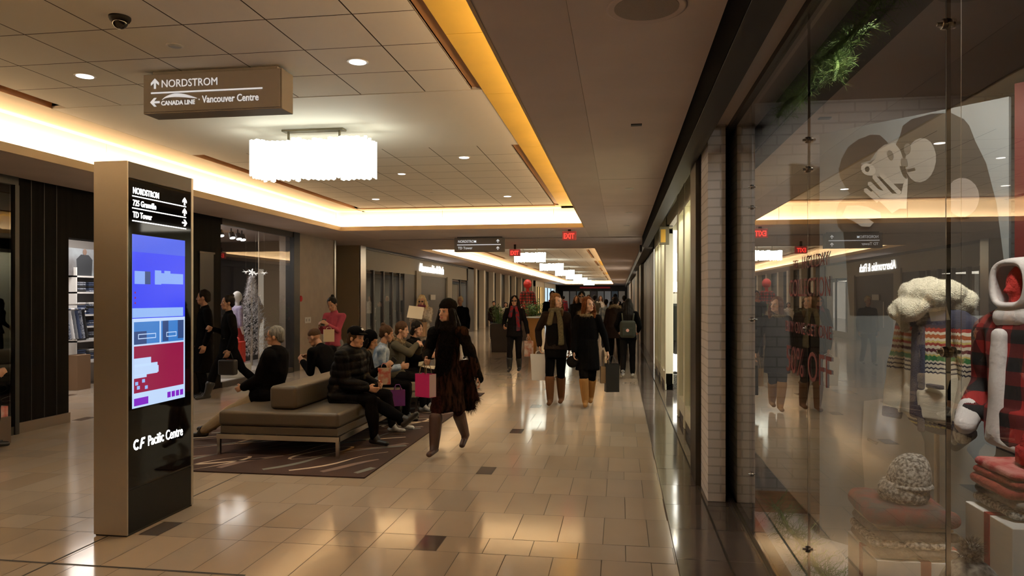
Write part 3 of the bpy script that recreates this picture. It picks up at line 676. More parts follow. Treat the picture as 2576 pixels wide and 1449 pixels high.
# ---- Abercrombie & Fitch front
TAUPE = mat('fascia_olive', (.30, .27, .21), .55); AFD = mat('shutter_dark', (.022, .016, .013), .5)
sf = empty('storefront', (XW, 19.0, 0), label='olive-grey shop front with narrow shuttered windows and a lit name sign', cat='shop front')
def SF(x0, x1, y0, y1, z0, z1, m, nm, par=None, **k): return MB().box(x0, x1, y0 - 19.0, y1 - 19.0, z0, z1).build(nm, m, par or sf, **k)
SF(-.3, .04, 19.0, 19.42, 0, 3.1, STEELT, 'corner_pilaster'); SF(-.3, -.02, 19.42, 34.5, 2.45, 3.1, TAUPE, 'fascia')
SF(-.02, .03, 19.42, 34.5, 3.02, 3.1, DKBR, 'cornice')
SF(-.3, -.03, 23.2, 24.6, 0, 3.1, AFD, 'dark_bay'); SF(-.3, .02, 24.6, 25.2, 0, 2.6, TAUPE, 'door_jamb'); SF(-.35, -.05, 25.2, 29.2, 0, 2.45, AFD, 'double_door')
SF(-.3, .02, 29.2, 30.0, 0, 2.5, TAUPE, 'door_jamb'); SF(-.3, .03, 33.2, 34.6, 0, 3.1, AFD, 'dark_bay')
SF(-.06, 0, 19.42, 23.2, 0, .25, TAUPE, 'window_sill'); SF(-.06, 0, 30.0, 33.2, 0, .25, TAUPE, 'window_sill')
for yy in (19.42, 20.1, 21.0, 21.85, 22.6, 23.15, 30.0, 31.6, 33.1): SF(-.08, .02, yy, yy + .10, .25, 2.45, AFD, 'mullion')
SF(-.02, -.012, 19.5, 23.2, .25, 2.4, GLASS, 'window_pane'); SF(-.02, -.012, 30.0, 33.2, .25, 2.4, GLASS, 'window_pane')
SF(-.05, .0, 26.6, 27.3, 1.55, 1.75, mat('door_plate', (.45, .42, .36), .4), 'door_plate'); SF(-.05, -.03, 26.2, 26.3, .6, 1.5, STEELT, 'door_handle')
text('Abercrombie & Fitch', (.005, 25.05 - 19, 2.60), .42, '+X', emi('shop_name_light', (1, 1, .98), 5), sf, name='shop_name', sx=1.0, bold=.006)
area('shop_window_light', (-8.2, 21.3, 2.35), 1.2, 3.4, 45, (1, .9, .75)); area('shop_window_light', (-8.2, 31.6, 2.35), 1.2, 2.6, 40, (1, .9, .75))
MB().box(-9.6, -9.5, 19.1, 34.6, 0, 3.1).build('wall_shop_back', mat('shop_back_olive', (.20, .18, .14), .7), kind='structure')
MB().box(-9.5, -7.55, 24.0, 24.1, 0, 3.1).box(-9.5, -7.55, 30.0, 30.05, 0, 3.1).build('wall_shop_back', MATS['shop_back_olive'], kind='structure')

# ---- row of pale posts with black glass between, then lit shops
POST = mat('pale_post', (.78, .70, .57), .5)
mb = MB(); mb.box(XW - .3, XW - .25, 34.6, 88, 0, 3.1); mb.build('wall_left', mat('black_bay_glass', (.004, .004, .004), .35, spec=.15), kind='structure')
ys = [35.1, 37.3, 40.1, 42.5, 45.8, 48.7, 51.8, 55.2, 58.6]
p0 = None
for y in ys:
    if p0 is None: p0 = MB().box(-.25, .02, 0, .42, 0, 3.1).build('shop_front_post', POST, loc=(XW, y, 0)); o = p0
    else: o = p0.copy(); C.objects.link(o); o.location = (XW, y, 0)
    tag(o, 'pale full-height post between black glass bays far down the left wall', 'post', 'pale posts along the far left wall')
def lit_shop(y0, y1, col, es, nm, lab, x=XW, sgn=1):
    o = empty('lit_shop_front', (x, (y0 + y1) / 2, 0), label=lab, cat='shop front'); h = (y1 - y0) / 2
    MB().box(-.22 * sgn, -.20 * sgn, -h, h, .2, 2.6).build('lit_window', mat(nm, col, .4, emit=col, es=es), o)
    MB().box(-.20 * sgn, .03 * sgn, -h, -h + .5, 0, 3.1).box(-.20 * sgn, .03 * sgn, h - .5, h, 0, 3.1).box(-.20 * sgn, .0, -h, h, 2.6, 3.1).build('surround', POST, o)
    for k in range(3): MB().box(-.19 * sgn, -.1 * sgn, -h + .9 + k * (2 * h - 1.4) / 3, -h + 1.0 + k * (2 * h - 1.4) / 3, .2, 2.6).build('mullion', DKBR, o)
lit_shop(60.8, 67.5, (.55, .38, .14), .8, 'gold_shop', 'gold-lit shop front far down the left wall')
lit_shop(68, 80, (.45, .65, .80), 1.0, 'blue_shop', 'pale blue lit shop front near the far end on the left')
# far end
MB().box(-14, 6, 88, 88.1, 0, 3.78).build('wall_far', mat('far_dark', (.03, .028, .026), .6), kind='structure')
MB().box(-14, 6, -8.1, -8, 0, 3.78).build('wall_near', mat('near_wall', (.22, .20, .18), .6), kind='structure')
MB().box(-14.1, -14, -8, 88, 0, 3.78).build('wall_outer_left', MATS['far_dark'], kind='structure')
for k in range(9):
    x = -6.6 + .85 * k; c = [(.7, .65, .55), (.35, .33, .3), (.2, .3, .35), (.8, .75, .6), (.12, .1, .1), (.5, .5, .48), (.7, .7, .7), (.2, .25, .3), (.6, .5, .4)][k]
    o = empty('far_shop_bay', (x, 87.9, 0), label='small lit bay of the cross-hall shop seen at the corridor end', cat='shop front', group='lit bays at the corridor end')
    MB().box(-.36, .36, 0, .04, .3, 2.4).build('lit_window', mat('far_lit%d' % k, tuple(v * .5 for v in c), .5, emit=c, es=.07), o); MB().box(-.42, -.36, -.05, .04, 0, 2.7).build('bay_post', DKBR, o)
tag(MB().box(-4.9, -1.2, 87.90, 87.995, 2.75, 2.95).build('far_sign_band', mat('far_red', (.12, .012, .012), .5, emit=(.5, .03, .03), es=.12)), 'thin red band over the shops at the corridor end', 'sign')

# ================================================================ RIGHT SIDE
POSTER_SHAPES = [('body', [(0.505, 2.592), (0.519, 2.644), (0.568, 2.672), (0.679, 2.68), (0.776, 2.665), (0.842, 2.616), (0.869, 2.575), (0.897, 2.489), (0.95, 2.361), (0.976, 2.244), (0.998, 2.144), (1.028, 1.878), (1.045, 1.703), (1.054, 1.558), (0.202, 1.54), (0.178, 1.886), (0.16, 2.055), (0.124, 2.092), (0.111, 2.181), (0.13, 2.237), (0.202, 2.287), (0.136, 2.4), (0.13, 2.459), (0.307, 2.455), (0.473, 2.527)]), ('hair', [(0.133, 2.447), (0.148, 2.508), (0.19, 2.576), (0.22, 2.594), (0.261, 2.615), (0.296, 2.62), (0.33, 2.628), (0.386, 2.615), (0.419, 2.578), (0.436, 2.556), (0.397, 2.541), (0.364, 2.518), (0.33, 2.474), (0.273, 2.466), (0.261, 2.394), (0.202, 2.31)]), ('face', [(0.33, 2.451), (0.364, 2.479), (0.375, 2.528), (0.414, 2.552), (0.473, 2.552), (0.505, 2.506), (0.527, 2.437), (0.532, 2.377), (0.548, 2.332), (0.521, 2.308), (0.446, 2.318), (0.386, 2.365), (0.33, 2.384)]), ('face2', [(0.701, 2.405), (0.691, 2.365), (0.673, 2.331), (0.648, 2.31), (0.619, 2.302), (0.591, 2.309), (0.565, 2.331), (0.545, 2.366), (0.535, 2.407), (0.535, 2.452), (0.545, 2.494), (0.565, 2.527), (0.59, 2.548), (0.619, 2.554), (0.648, 2.545), (0.673, 2.523), (0.691, 2.489), (0.701, 2.448)]), ('ear', [(0.361, 2.395), (0.351, 2.385), (0.335, 2.381), (0.315, 2.385), (0.296, 2.395), (0.281, 2.411), (0.274, 2.428), (0.275, 2.444), (0.286, 2.454), (0.303, 2.458), (0.322, 2.454), (0.342, 2.443), (0.356, 2.428), (0.363, 2.411)]), ('dark', [(0.328, 2.421), (0.323, 2.409), (0.313, 2.405), (0.302, 2.412), (0.298, 2.425), (0.302, 2.437), (0.313, 2.441), (0.323, 2.434)]), ('shade', [(0.468, 2.487), (0.47, 2.469), (0.465, 2.457), (0.455, 2.455), (0.444, 2.465), (0.435, 2.482), (0.433, 2.5), (0.438, 2.513), (0.449, 2.514), (0.46, 2.504)]), ('shade', [(0.568, 2.498), (0.562, 2.48), (0.551, 2.471), (0.538, 2.475), (0.529, 2.489), (0.527, 2.51), (0.533, 2.528), (0.544, 2.537), (0.557, 2.533), (0.566, 2.518)]), ('dark', [(0.505, 2.414), (0.532, 2.399), (0.548, 2.332), (0.527, 2.356)]), ('dark', [(0.548, 2.386), (0.589, 2.39), (0.594, 2.376), (0.553, 2.374)]), ('shade', [(0.516, 2.455), (0.548, 2.445), (0.553, 2.406), (0.519, 2.406)]), ('hand', [(0.33, 2.272), (0.364, 2.301), (0.463, 2.256), (0.516, 2.25), (0.527, 2.302), (0.537, 2.333), (0.553, 2.331), (0.545, 2.16), (0.505, 2.164), (0.463, 2.141), (0.419, 2.19), (0.375, 2.233)]), ('hand', [(0.348, 2.361), (0.351, 2.377), (0.368, 2.376), (0.467, 2.253), (0.448, 2.238)]), ('hand', [(0.391, 2.369), (0.393, 2.385), (0.409, 2.385), (0.52, 2.258), (0.502, 2.242)]), ('hand', [(0.32, 2.325), (0.323, 2.342), (0.34, 2.342), (0.423, 2.248), (0.404, 2.231)]), ('hand', [(0.298, 2.288), (0.299, 2.305), (0.316, 2.306), (0.395, 2.23), (0.377, 2.212)]), ('hand', [(0.16, 2.153), (0.19, 2.214), (0.261, 2.209), (0.319, 2.194), (0.397, 2.153), (0.403, 2.119), (0.33, 2.118), (0.358, 2.096), (0.336, 2.072), (0.284, 2.079), (0.238, 2.112)]), ('shoulder', [(0.924, 2.181), (0.919, 2.146), (0.905, 2.116), (0.883, 2.095), (0.856, 2.085), (0.827, 2.087), (0.8, 2.103), (0.777, 2.129), (0.762, 2.163), (0.757, 2.2), (0.762, 2.237), (0.777, 2.267), (0.8, 2.288), (0.827, 2.297), (0.856, 2.293), (0.883, 2.277), (0.905, 2.251), (0.919, 2.218)]), ('cloth', [(0.3, 1.025), (0.448, 1.061), (0.565, 1.038), (0.647, 0.838), (0.658, 0.571), (0.305, 0.493), (0.286, 0.754)]), ('clothd', [(0.32, 0.807), (0.389, 0.79), (0.377, 0.774), (0.32, 0.793)])]
HDR = mat('header_bronze', (.030, .024, .020), .5, spec=.3)
MB().box(.52, .66, -8, 17.2, 2.85, 3.12).build('trim_9', mat('header_matt_black', (.004, .0035, .003), .9, spec=.02), kind='structure')
MB().box(.524, .66, -8, 17.2, 2.842, 2.85).box(.66, .672, -8, 17.2, 2.86, 3.1).build('trim_10', HDR, kind='structure')
MB().box(.672, .98, -8, 6.45, 3.04, 3.12).build('ceiling_soffit', PAINT2, kind='structure')
MB().box(.86, .93, -8, 6.33, 3.0, 3.04).build('trim_11', DKBR, kind='structure')
MB().box(.70, .84, 5.92, 6.40, 0, 3.04).build('wall_brick_column', BRICK, kind='structure', bevel=.004)
MB().box(.655, .95, 6.41, 6.88, 0, 3.1).build('wall_jamb', HDR, kind='structure')
MB().box(.845, .93, 6.33, 6.40, 0, 3.04).build('trim_12', BLACK, kind='structure')
MB().box(.868, .915, -8, 6.33, 0, .028).build('trim_13', mat('channel', (.10, .09, .08), .35, metal=.8), kind='structure')
sh = empty('window_3', (.89, 0, 0), kind='structure')
js = [6.33, 5.02, 3.565, 2.11, .655, -.8, -2.25]
for a, b in zip(js[1:], js[:-1]):
    MB().box(-.006, .006, a + .003, b - .003, .028, 3.0).build('pane', GLASS, sh)
CLAMP = mat('clamp_steel', (.45, .43, .40), .25, metal=1.0)
for k, a in enumerate(js[1:-1]):
    MB().box(-.0055, .0055, a - .0028, a + .0028, .03, 3.0).build('silicone_joint', mat('joint_black', (.01, .01, .01), .4), sh)
    for z in (2.40, 2.26, 1.50, .45):
        if z == 2.26 and k > 1: continue
        mb = MB()
        for s_ in (-1, 1): mb.cap((s_ * .006, a, z), .016, (s_ * .018, a, z), .014, n=16, flat=True)
        mb.cap((-.03, a, z), .006, (.03, a, z), .006, n=8, flat=True)
        mb.build('glass_clamp', CLAMP, sh, bevel=.002)
DECAL = mat('decal_red', (.16, .012, .018), .6)
dl = empty('window_lettering', (.88, 3.5, 1.5), label='dark red HOLIDAY COLLECTION sale lettering on the shop glass', cat='window lettering')
for (t, y, z, s, sx_) in (('THE', 3.84, 1.80, .055, .8), ('HOLIDAY', 3.66, 1.79, .085, 1.25), ('COLLECTION', 3.93, 1.655, .125, .98), ('BUY ONE GET ONE', 4.01, 1.47, .082, 1.18), ('50% OFF', 4.0, 1.26, .20, 1.13)):
    text(t, (0, y - 3.5, z - 1.5), s, '-X', DECAL, dl, sx=sx_, ext=.0004)

# ---- display behind the glass
DFLOOR = mat('display_white_floor', (.62, .60, .57), .35)
MB().box(.935, 4.2, -3, 5.3, .0, .12).build('floor_display', DFLOOR, kind='structure')
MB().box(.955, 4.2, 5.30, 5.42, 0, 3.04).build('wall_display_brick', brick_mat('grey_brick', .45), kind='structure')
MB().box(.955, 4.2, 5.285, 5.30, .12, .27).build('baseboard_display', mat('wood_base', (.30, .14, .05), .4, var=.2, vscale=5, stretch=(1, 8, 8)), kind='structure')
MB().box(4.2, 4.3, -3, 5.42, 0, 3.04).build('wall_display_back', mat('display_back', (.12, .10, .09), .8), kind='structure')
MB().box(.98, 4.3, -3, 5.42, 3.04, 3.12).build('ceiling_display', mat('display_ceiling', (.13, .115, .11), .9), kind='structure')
MB().box(.95, 4.3, -3.1, -3.0, 0, 3.04).build('wall_display_end', MATS['display_back'], kind='structure')
A_ = Vector((1.26, 4.79, 0)); U_ = Vector((.6927, -.7212, 0)).normalized(); N_ = Vector((-U_.y, U_.x, 0)) * -1   # faces the walkway
if N_.x > 0: N_ = -N_
PR = Matrix((( U_.x, 0, N_.x), (U_.y, 0, N_.y), (0, 1, 0)))
pp = empty('photo_panel', A_ + Vector((0, 0, .12)), label='tall black and white photo panel of an embracing couple in the shop window', cat='poster panel')
def pbox(u0, u1, z0, z1, n0, n1, m, nm, parent, off=Vector((0, 0, 0)), base=.12):
    mb = MB(); P = [U_ * u0 + N_ * n1, U_ * u1 + N_ * n1, U_ * u1 + N_ * n0, U_ * u0 + N_ * n0]
    mb.prism([p + Vector((0, 0, z0 - base)) for p in P], (0, 0, z1 - z0)); return mb.build(nm, m, parent)
L_ = 1.054
pbox(0, L_, .12, 2.69, -.03, 0, mat('panel_ground', (.22, .235, .235), .45), 'board', pp)
PC = {'body': (.045, .038, .032), 'hair': (.05, .04, .035), 'face': (.33, .31, .275), 'face2': (.27, .25, .22), 'ear': (.50, .48, .43), 'dark': (.03, .026, .022), 'shade': (.14, .125, .105),
      'hand': (.40, .375, .33), 'shoulder': (.24, .21, .19), 'cloth': (.40, .385, .35), 'clothd': (.12, .11, .1)}
for k, v in PC.items(): mat('print_' + k, v, .5)
mb = MB(); ks = list(PC)
for i, (k, pts) in enumerate(POSTER_SHAPES):
    n = .0012 + .0010 * i
    P = [U_ * min(max(u, .002), L_ - .002) + N_ * n + Vector((0, 0, min(z, 2.685) - .12)) for u, z in pts]
    mb.prism(P, N_ * .0009, ks.index(k))
mb.build('photo_print', [MATS['print_' + k] for k in ks], pp)
rp = empty('red_backdrop', A_ + U_ * 1.08 + Vector((0, 0, .12)), label='plain deep red panel beside the couple photo in the shop window', cat='panel')
pbox(0, .85, .12, 2.75, -.03, 0, mat('panel_red', (.10, .007, .005), .55), 'board', rp)

BOXW = mat('gift_white', (.68, .67, .63), .45); RIB = mat('ribbon_red', (.24, .018, .012), .5)
def gift_box(x0, y0, w_, z1, lab):
    o = empty('gift_box', (x0 + w_ / 2, y0 + w_ / 2, .12), label=lab, cat='box', group='white gift boxes with red ribbon'); h = w_ / 2
    MB().box(-h, h, -h, h, 0, z1 - .12).build('box_body', BOXW, o, bevel=.004)
    mb = MB(); r = .018; e = .003; H_ = z1 - .12
    mb.box(-r, r, -h - e, -h, 0, H_).box(-r, r, h, h + e, 0, H_).box(-r, r, -h - e, h + e, H_, H_ + e)
    mb.box(-h - e, -h, -r, r, 0, H_).box(h, h + e, -r, r, 0, H_).box(-h - e, h + e, -r, r, H_, H_ + e)
    mb.build('ribbon', RIB, o); return o
gift_box(.97, 2.90, .35, .645, 'white gift box with red ribbon under the stack topped by the grey knit beanie')
gift_box(1.30, 2.61, .33, .875, 'taller white gift box with red ribbon under the stack topped by the red beanie')
gift_box(.95, 2.30, .30, .600, 'low white gift box with red ribbon under the snow-patterned pompom hat')
PL = lambda nm, a, b, s=60: mat(nm, a, .85, col2=b, vscale=s, bump=.5, bscale=120)
K1 = PL('knit_dark_olive', (.04, .034, .025), (.09, .075, .055)); K2 = PL('knit_marl', (.05, .045, .04), (.45, .43, .38), 90); K3 = PL('plaid_red_grey', (.22, .045, .035), (.09, .075, .07), 12)
K4 = PL('knit_red', (.42, .02, .02), (.30, .012, .012), 60); K5 = PL('knit_grey', (.12, .115, .10), (.17, .16, .14)); K6 = PL('knit_rust', (.20, .02, .012), (.26, .035, .02)); K7 = PL('plaid_pink', (.55, .22, .20), (.40, .05, .05), 18); K8 = mat('cloth_tan_edge', (.33, .25, .15), .8)
K9 = PL('snow_pattern', (.60, .59, .54), (.06, .06, .06), 26)
def folded(x, y, z, w_, d_, h_, m, lab, grp, rot=0.0, seed=1):
    mb = MB(); rr = random.Random(seed)
    mb.box(-w_ / 2, w_ / 2, -d_ / 2, d_ / 2, .006, h_ - .006)
    for e in (-1, 1): mb.cap((-w_ / 2 * .96, e * d_ / 2 * .97, h_ / 2), h_ * .47, (w_ / 2 * .96, e * d_ / 2 * .97, h_ / 2), h_ * .47)
    mb.cap((-w_ / 2, -d_ / 2 * .9, h_ / 2), h_ * .48, (-w_ / 2, d_ / 2 * .9, h_ / 2), h_ * .46)
    o = mb.remesh('folded_garment', m, None, .0065, 3, zmin=.001, wrinkle=.004, wscale=26, label=lab, cat='folded clothes', group=grp)
    o.location = (x, y, z); o.rotation_euler = (0, 0, rot); return o
z = .650
for k, (m, hh, lab) in enumerate([(K1, .038, 'bottom dark knit folded garment in the stack on the nearer white gift box'), (K2, .030, 'marled grey folded garment second from the bottom under the grey beanie'),
     (K1, .038, 'dark olive folded knit in the middle of the stack under the grey beanie'), (K8, .016, 'thin tan folded garment edge in the stack under the grey beanie'), (K3, .072, 'puffy red and grey plaid shirt directly under the grey beanie')]):
    folded(1.115 + (.006, -.01, .01, 0, .0)[k], 3.06, z, .27, .30, hh, m, lab, 'folded clothes stacked under the grey beanie', (.03, -.04, .02, .0, -.05)[k], k); z += hh
z2 = .880
for k, (m, hh, lab) in enumerate([(K2, .032, 'marled light knit at the bottom of the stack under the red beanie'), (K5, .036, 'grey folded sweater second from the bottom under the red beanie'), (K6, .038, 'rust red folded sweater in the middle of the stack under the red beanie'),
     (K6, .028, 'dark red folded sweater second from the top under the red beanie'), (K7, .032, 'pink and red plaid shirt directly under the red beanie')]):
    folded(1.49 + (.0, .01, -.01, 0, .005)[k], 2.82, z2, .29, .28, hh, m, lab, 'folded clothes stacked under the red beanie', (.0, .03, -.03, .02, -.02)[k], k + 9); z2 += hh
def beanie(x, y, z, m, lab, r=.085, cuff=.05, H=.19, slouch=(0, 0), pom=None, ribs=0, cat='beanie'):
    o = empty('knit_beanie', (x, y, z), label=lab, cat=cat); prof = []
    for k in range(15):
        t = k / 14 * PI / 2; prof.append((max(.001, r * math.cos(t) ** .8), .03 + (H - .03) * math.sin(t)))
    mb = MB().lathe([(r * .9, .001), (r, .02)] + prof, n=48, m=0)
    if ribs: mb.v = [((p[0] * (1 + .05 * math.cos(ribs * math.atan2(p[1], p[0])))), p[1] * (1 + .05 * math.cos(ribs * math.atan2(p[1], p[0]))), p[2]) for p in mb.v]
    mb.v = [(p[0] + slouch[0] * (p[2] / H) ** 2, p[1] + slouch[1] * (p[2] / H) ** 2, p[2]) for p in mb.v]
    c = mb.build('crown', m, o, smooth=True)
    cf = MB().lathe([(r * 1.02, 0), (r * 1.12, .008), (r * 1.12, cuff - .008), (r * 1.03, cuff)], n=48)
    if ribs: cf.v = [((p[0] * (1 + .03 * math.cos(ribs * math.atan2(p[1], p[0])))), p[1] * (1 + .03 * math.cos(ribs * math.atan2(p[1], p[0]))), p[2]) for p in cf.v]
    cf.build('cuff', m, o, smooth=True)
    if pom:
        mb = MB(); rr = random.Random(2); cx = Vector((slouch[0], slouch[1], H + .028))
        mb.ell(cx, (.03, .03, .03), 14)
        for k in range(420):
            d = Vector((rr.gauss(0, 1), rr.gauss(0, 1), rr.gauss(0, 1))).normalized(); q = d.cross(Vector((.3, .5, .8))).normalized() * .0022
            mb.add([cx + d * .02 - q, cx + d * .02 + q, cx + d * rr.uniform(.045, .055)], [(0, 1, 2)])
        mb.build('pompom', pom, o)
    return o
# the grey beanie sits slouched on a rolled knit snood
sn = MB().lathe([(.001, 0), (.085, 0), (.094, .02), (.092, .05), (.075, .075), (.001, .08)], n=40, sx=1.0, sy=1).build('knit_snood', K2, loc=(1.12, 3.05, z), smooth=True, label='rolled marled grey knit snood under the grey beanie', cat='snood', group=None)
beanie(1.135, 3.04, z + .05, K2, 'round marled grey knit beanie on top of the nearer folded stack', r=.080, cuff=.02, H=.135, slouch=(.02, 0))
beanie(1.53, 2.80, z2, K4, 'bright red ribbed beanie on the stack at the edge of the photo', r=.10, cuff=.065, H=.17, ribs=26)
beanie(1.10, 2.45, .605, K9, 'snow-patterned pompom hat at the foot of the gift boxes', r=.105, cuff=.06, H=.215, slouch=(0, 0), pom=K2)

# ---- mannequins in the window
def cardigan_mat():
    m, N, L = node_mat('fair_isle'); b = N['Principled BSDF']; b.inputs['Roughness'].default_value = .9
    tc = N.new('ShaderNodeTexCoord'); s = N.new('ShaderNodeSeparateXYZ'); L.new(tc.outputs['Object'], s.inputs[0])
    # saw tooth edge so the bands read as knitted rows
    ad = N.new('ShaderNodeMath'); ad.operation = 'ADD'; L.new(s.outputs[0], ad.inputs[0]); L.new(s.outputs[1], ad.inputs[1])
    pg = N.new('ShaderNodeMath'); pg.operation = 'PINGPONG'; pg.inputs[1].default_value = .008; L.new(ad.outputs[0], pg.inputs[0])
    sc_ = N.new('ShaderNodeMath'); sc_.operation = 'MULTIPLY_ADD'; sc_.inputs[1].default_value = .8; L.new(pg.outputs[0], sc_.inputs[0]); L.new(s.outputs[2], sc_.inputs[2])
    mr = N.new('ShaderNodeMapRange'); mr.inputs[1].default_value = 1.0; mr.inputs[2].default_value = 1.65; L.new(sc_.outputs[0], mr.inputs[0])
    cr = N.new('ShaderNodeValToRGB'); cr.color_ramp.interpolation = 'CONSTANT'; L.new(mr.outputs[0], cr.inputs[0])
    cream = (.72, .66, .52); navy = (.035, .035, .06); red = (.38, .04, .03); green = (.04, .20, .06); yel = (.62, .50, .15)
    st = [(0, navy), (.035, yel), (.05, navy), (.07, cream), (.44, navy), (.452, cream), (.470, navy), (.484, cream), (.505, navy), (.517, cream), (.535, green), (.57, yel), (.58, cream), (.60, (.12, .02, .03)), (.625, cream), (.645, red), (.665, yel), (.68, cream), (.70, (.42, .10, .03)), (.73, cream), (.75, red), (.775, navy)]
    el = cr.color_ramp.elements; el[0].position = st[0][0]; el[0].color = (*st[0][1], 1); el[1].position = st[1][0]; el[1].color = (*st[1][1], 1)
    for p, c in st[2:]: e = el.new(p); e.color = (*c, 1)
    L.new(cr.outputs[0], b.inputs['Base Color'])
    nz = N.new('ShaderNodeTexWave'); nz.wave_type = 'BANDS'; nz.bands_direction = 'Z'; nz.inputs['Scale'].default_value = 110; nz.inputs['Distortion'].default_value = 3; L.new(tc.outputs['Object'], nz.inputs['Vector'])
    bp = N.new('ShaderNodeBump'); bp.inputs['Strength'].default_value = .6; bp.inputs['Distance'].default_value = .004; L.new(nz.outputs[0], bp.inputs['Height']); L.new(bp.outputs[0], b.inputs['Normal'])
    return m
def plaid_mat(name, c1, c2, c3, sc0=.11):
    m, N, L = node_mat(name); b = N['Principled BSDF']; b.inputs['Roughness'].default_value = .9
    tc = N.new('ShaderNodeTexCoord'); s = N.new('ShaderNodeSeparateXYZ'); L.new(tc.outputs['Object'], s.inputs[0])
    ad = N.new('ShaderNodeMath'); ad.operation = 'ADD'; L.new(s.outputs[0], ad.inputs[0]); L.new(s.outputs[1], ad.inputs[1])
    def band(src):
        p = N.new('ShaderNodeMath'); p.operation = 'PINGPONG'; p.inputs[1].default_value = sc0 / 2; L.new(src, p.inputs[0])
        g = N.new('ShaderNodeMath'); g.operation = 'GREATER_THAN'; g.inputs[1].default_value = sc0 / 4; L.new(p.outputs[0], g.inputs[0]); return g
    g1, g2 = band(ad.outputs[0]), band(s.outputs[2])
    sm = N.new('ShaderNodeMath'); sm.operation = 'ADD'; L.new(g1.outputs[0], sm.inputs[0]); L.new(g2.outputs[0], sm.inputs[1])
    hf = N.new('ShaderNodeMath'); hf.operation = 'MULTIPLY'; hf.inputs[1].default_value = .5; L.new(sm.outputs[0], hf.inputs[0])
    cr = N.new('ShaderNodeValToRGB'); L.new(hf.outputs[0], cr.inputs[0]); e = cr.color_ramp.elements
    e[0].color = (*c1, 1); e[1].color = (*c3, 1); e2 = e.new(.5); e2.color = (*c2, 1)
    L.new(cr.outputs[0], b.inputs['Base Color']); return m
FAIR = cardigan_mat(); FLEECE = mat('hood_fleece', (.74, .68, .50), .95, bump=1.0, bscale=160, sheen=.4, var=.08, vscale=50)
NAVYK = mat('navy_rib', (.05, .048, .075), .9, bump=.6, bscale=150); PLAID = plaid_mat('plaid_red_black', (.30, .02, .018), (.10, .012, .012), (.018, .015, .015)); HOODIE = mat('hoodie_white', (.66, .62, .60), .9, bump=.3, bscale=60)
FORM = mat('form_grey', (.42, .41, .39), .5); REDF = mat('face_red', (.42, .02, .015), .8, bump=.6, bscale=120); JEAN = mat('jean_dark', (.03, .035, .055), .8)
def stand(o, zb, zt):
    MB().lathe([(.001, 0), (.13, 0), (.13, .012), (.02, .02), (.001, .02)], n=28).build('base_plate', STEELT, o, smooth=False)
    MB().cap((0, 0, .015), .012, (0, 0, zt), .012).build('pole', STEELT, o)
m1 = empty('mannequin_form', (1.55, 3.80, .12), math.radians(200), 'headless form in a cream fair isle cardigan with a big fleece hood', 'mannequin', 'dressed mannequins in the window')
stand(m1, 0, 1.3)
g = MB(); zo = .12
g.cap((0, 0, 1.08 - zo), .17, (0, 0, 1.50 - zo), .17, side=(0, 1, 0), ss=1.08, sv=.62); g.cap((0, 0, 1.06 - zo), .185, (0, 0, 1.2 - zo), .175, side=(0, 1, 0), ss=1.05, sv=.68, flat=True)
g.cap((0, -.13, 1.52 - zo), .075, (0, .13, 1.52 - zo), .075); g.cap((0, 0, 1.5 - zo), .08, (0, 0, 1.60 - zo), .06)
for s_ in (-1, 1): g.cap((0, s_ * .19, 1.50 - zo), .066, (.01, s_ * .235, 1.30 - zo), .058); g.cap((.01, s_ * .235, 1.30 - zo), .058, (.06, s_ * .23, 1.06 - zo), .05)
tor = g.remesh('cardigan', FAIR, m1, .009, 3, wrinkle=.006, wscale=14)
tor.data.transform(Matrix.Translation((0, 0, zo))); tor.location = (0, 0, -zo)
g = MB(); g.cap((.115, -.015, 1.07 - zo), .03, (.105, -.01, 1.50 - zo), .03, side=(0, 1, 0), ss=1.0, sv=.5); g.cap((.115, .03, 1.0 - zo), .024, (.105, .02, 1.5 - zo), .024, side=(0, 1, 0), ss=1, sv=.4); g.remesh('placket', NAVYK, m1, .006, 2)
g = MB(); g.box(.10, .128, .07, .16, 1.215 - zo, 1.235 - zo); g.build('pocket_edge', NAVYK, m1, bevel=.006)
for s_ in (-1, 1): MB().cap((.058, s_ * .23, 1.075 - zo), .051, (.068, s_ * .228, 1.02 - zo), .047, flat=True).build('cuff', NAVYK, m1, smooth=False, bevel=.008)
MB().cap((.03, .23, 1.02 - zo), .03, (.10, .22, .96 - zo), .022).build('glove', mat('glove_dark', (.05, .07, .09), .7), m1, smooth=True)
g = MB(); g.ell((.03, 0, 1.665 - zo), (.15, .155, .085), 20); g.ell((.15, -.01, 1.60 - zo), (.09, .11, .06), 18, rot=Matrix.Rotation(.5, 3, 'Y')); g.ell((.19, -.02, 1.57 - zo), (.05, .06, .035), 16); g.ell((-.06, 0, 1.63 - zo), (.11, .15, .09), 18); g.cap((.17, -.05, 1.56 - zo), .03, (.15, -.03, 1.50 - zo), .02)
fh = g.remesh('fleece_hood', FLEECE, m1, .007, 3, wrinkle=.010, wscale=26); fur(fh, 14000, .008, FLEECE, 'fleece_pile', .2, w_=.0012)
m2 = empty('mannequin', (1.63, 3.13, .12), math.radians(190), 'mannequin in a red plaid shirt over a white hoodie with red face', 'mannequin', 'dressed mannequins in the window')
MB().lathe([(.001, 0), (.17, 0), (.17, .012), (.001, .012)], n=28).build('base_plate', STEELT, m2)
g = MB(); z_ = -.12
for s_ in (-1, 1): g.cap((0, s_ * .09, .93 + z_), .095, (.02, s_ * .10, .55 + z_), .07); g.cap((.02, s_ * .10, .55 + z_), .07, (0, s_ * .10, .15 + z_), .052); 
g.cap((0, 0, .95 + z_), .15, (0, 0, 1.05 + z_), .14, side=(0, 1, 0), ss=1.05, sv=.75); g.remesh('jeans', JEAN, m2, .011, 3, wrinkle=.006, wscale=12)
g = MB(); 
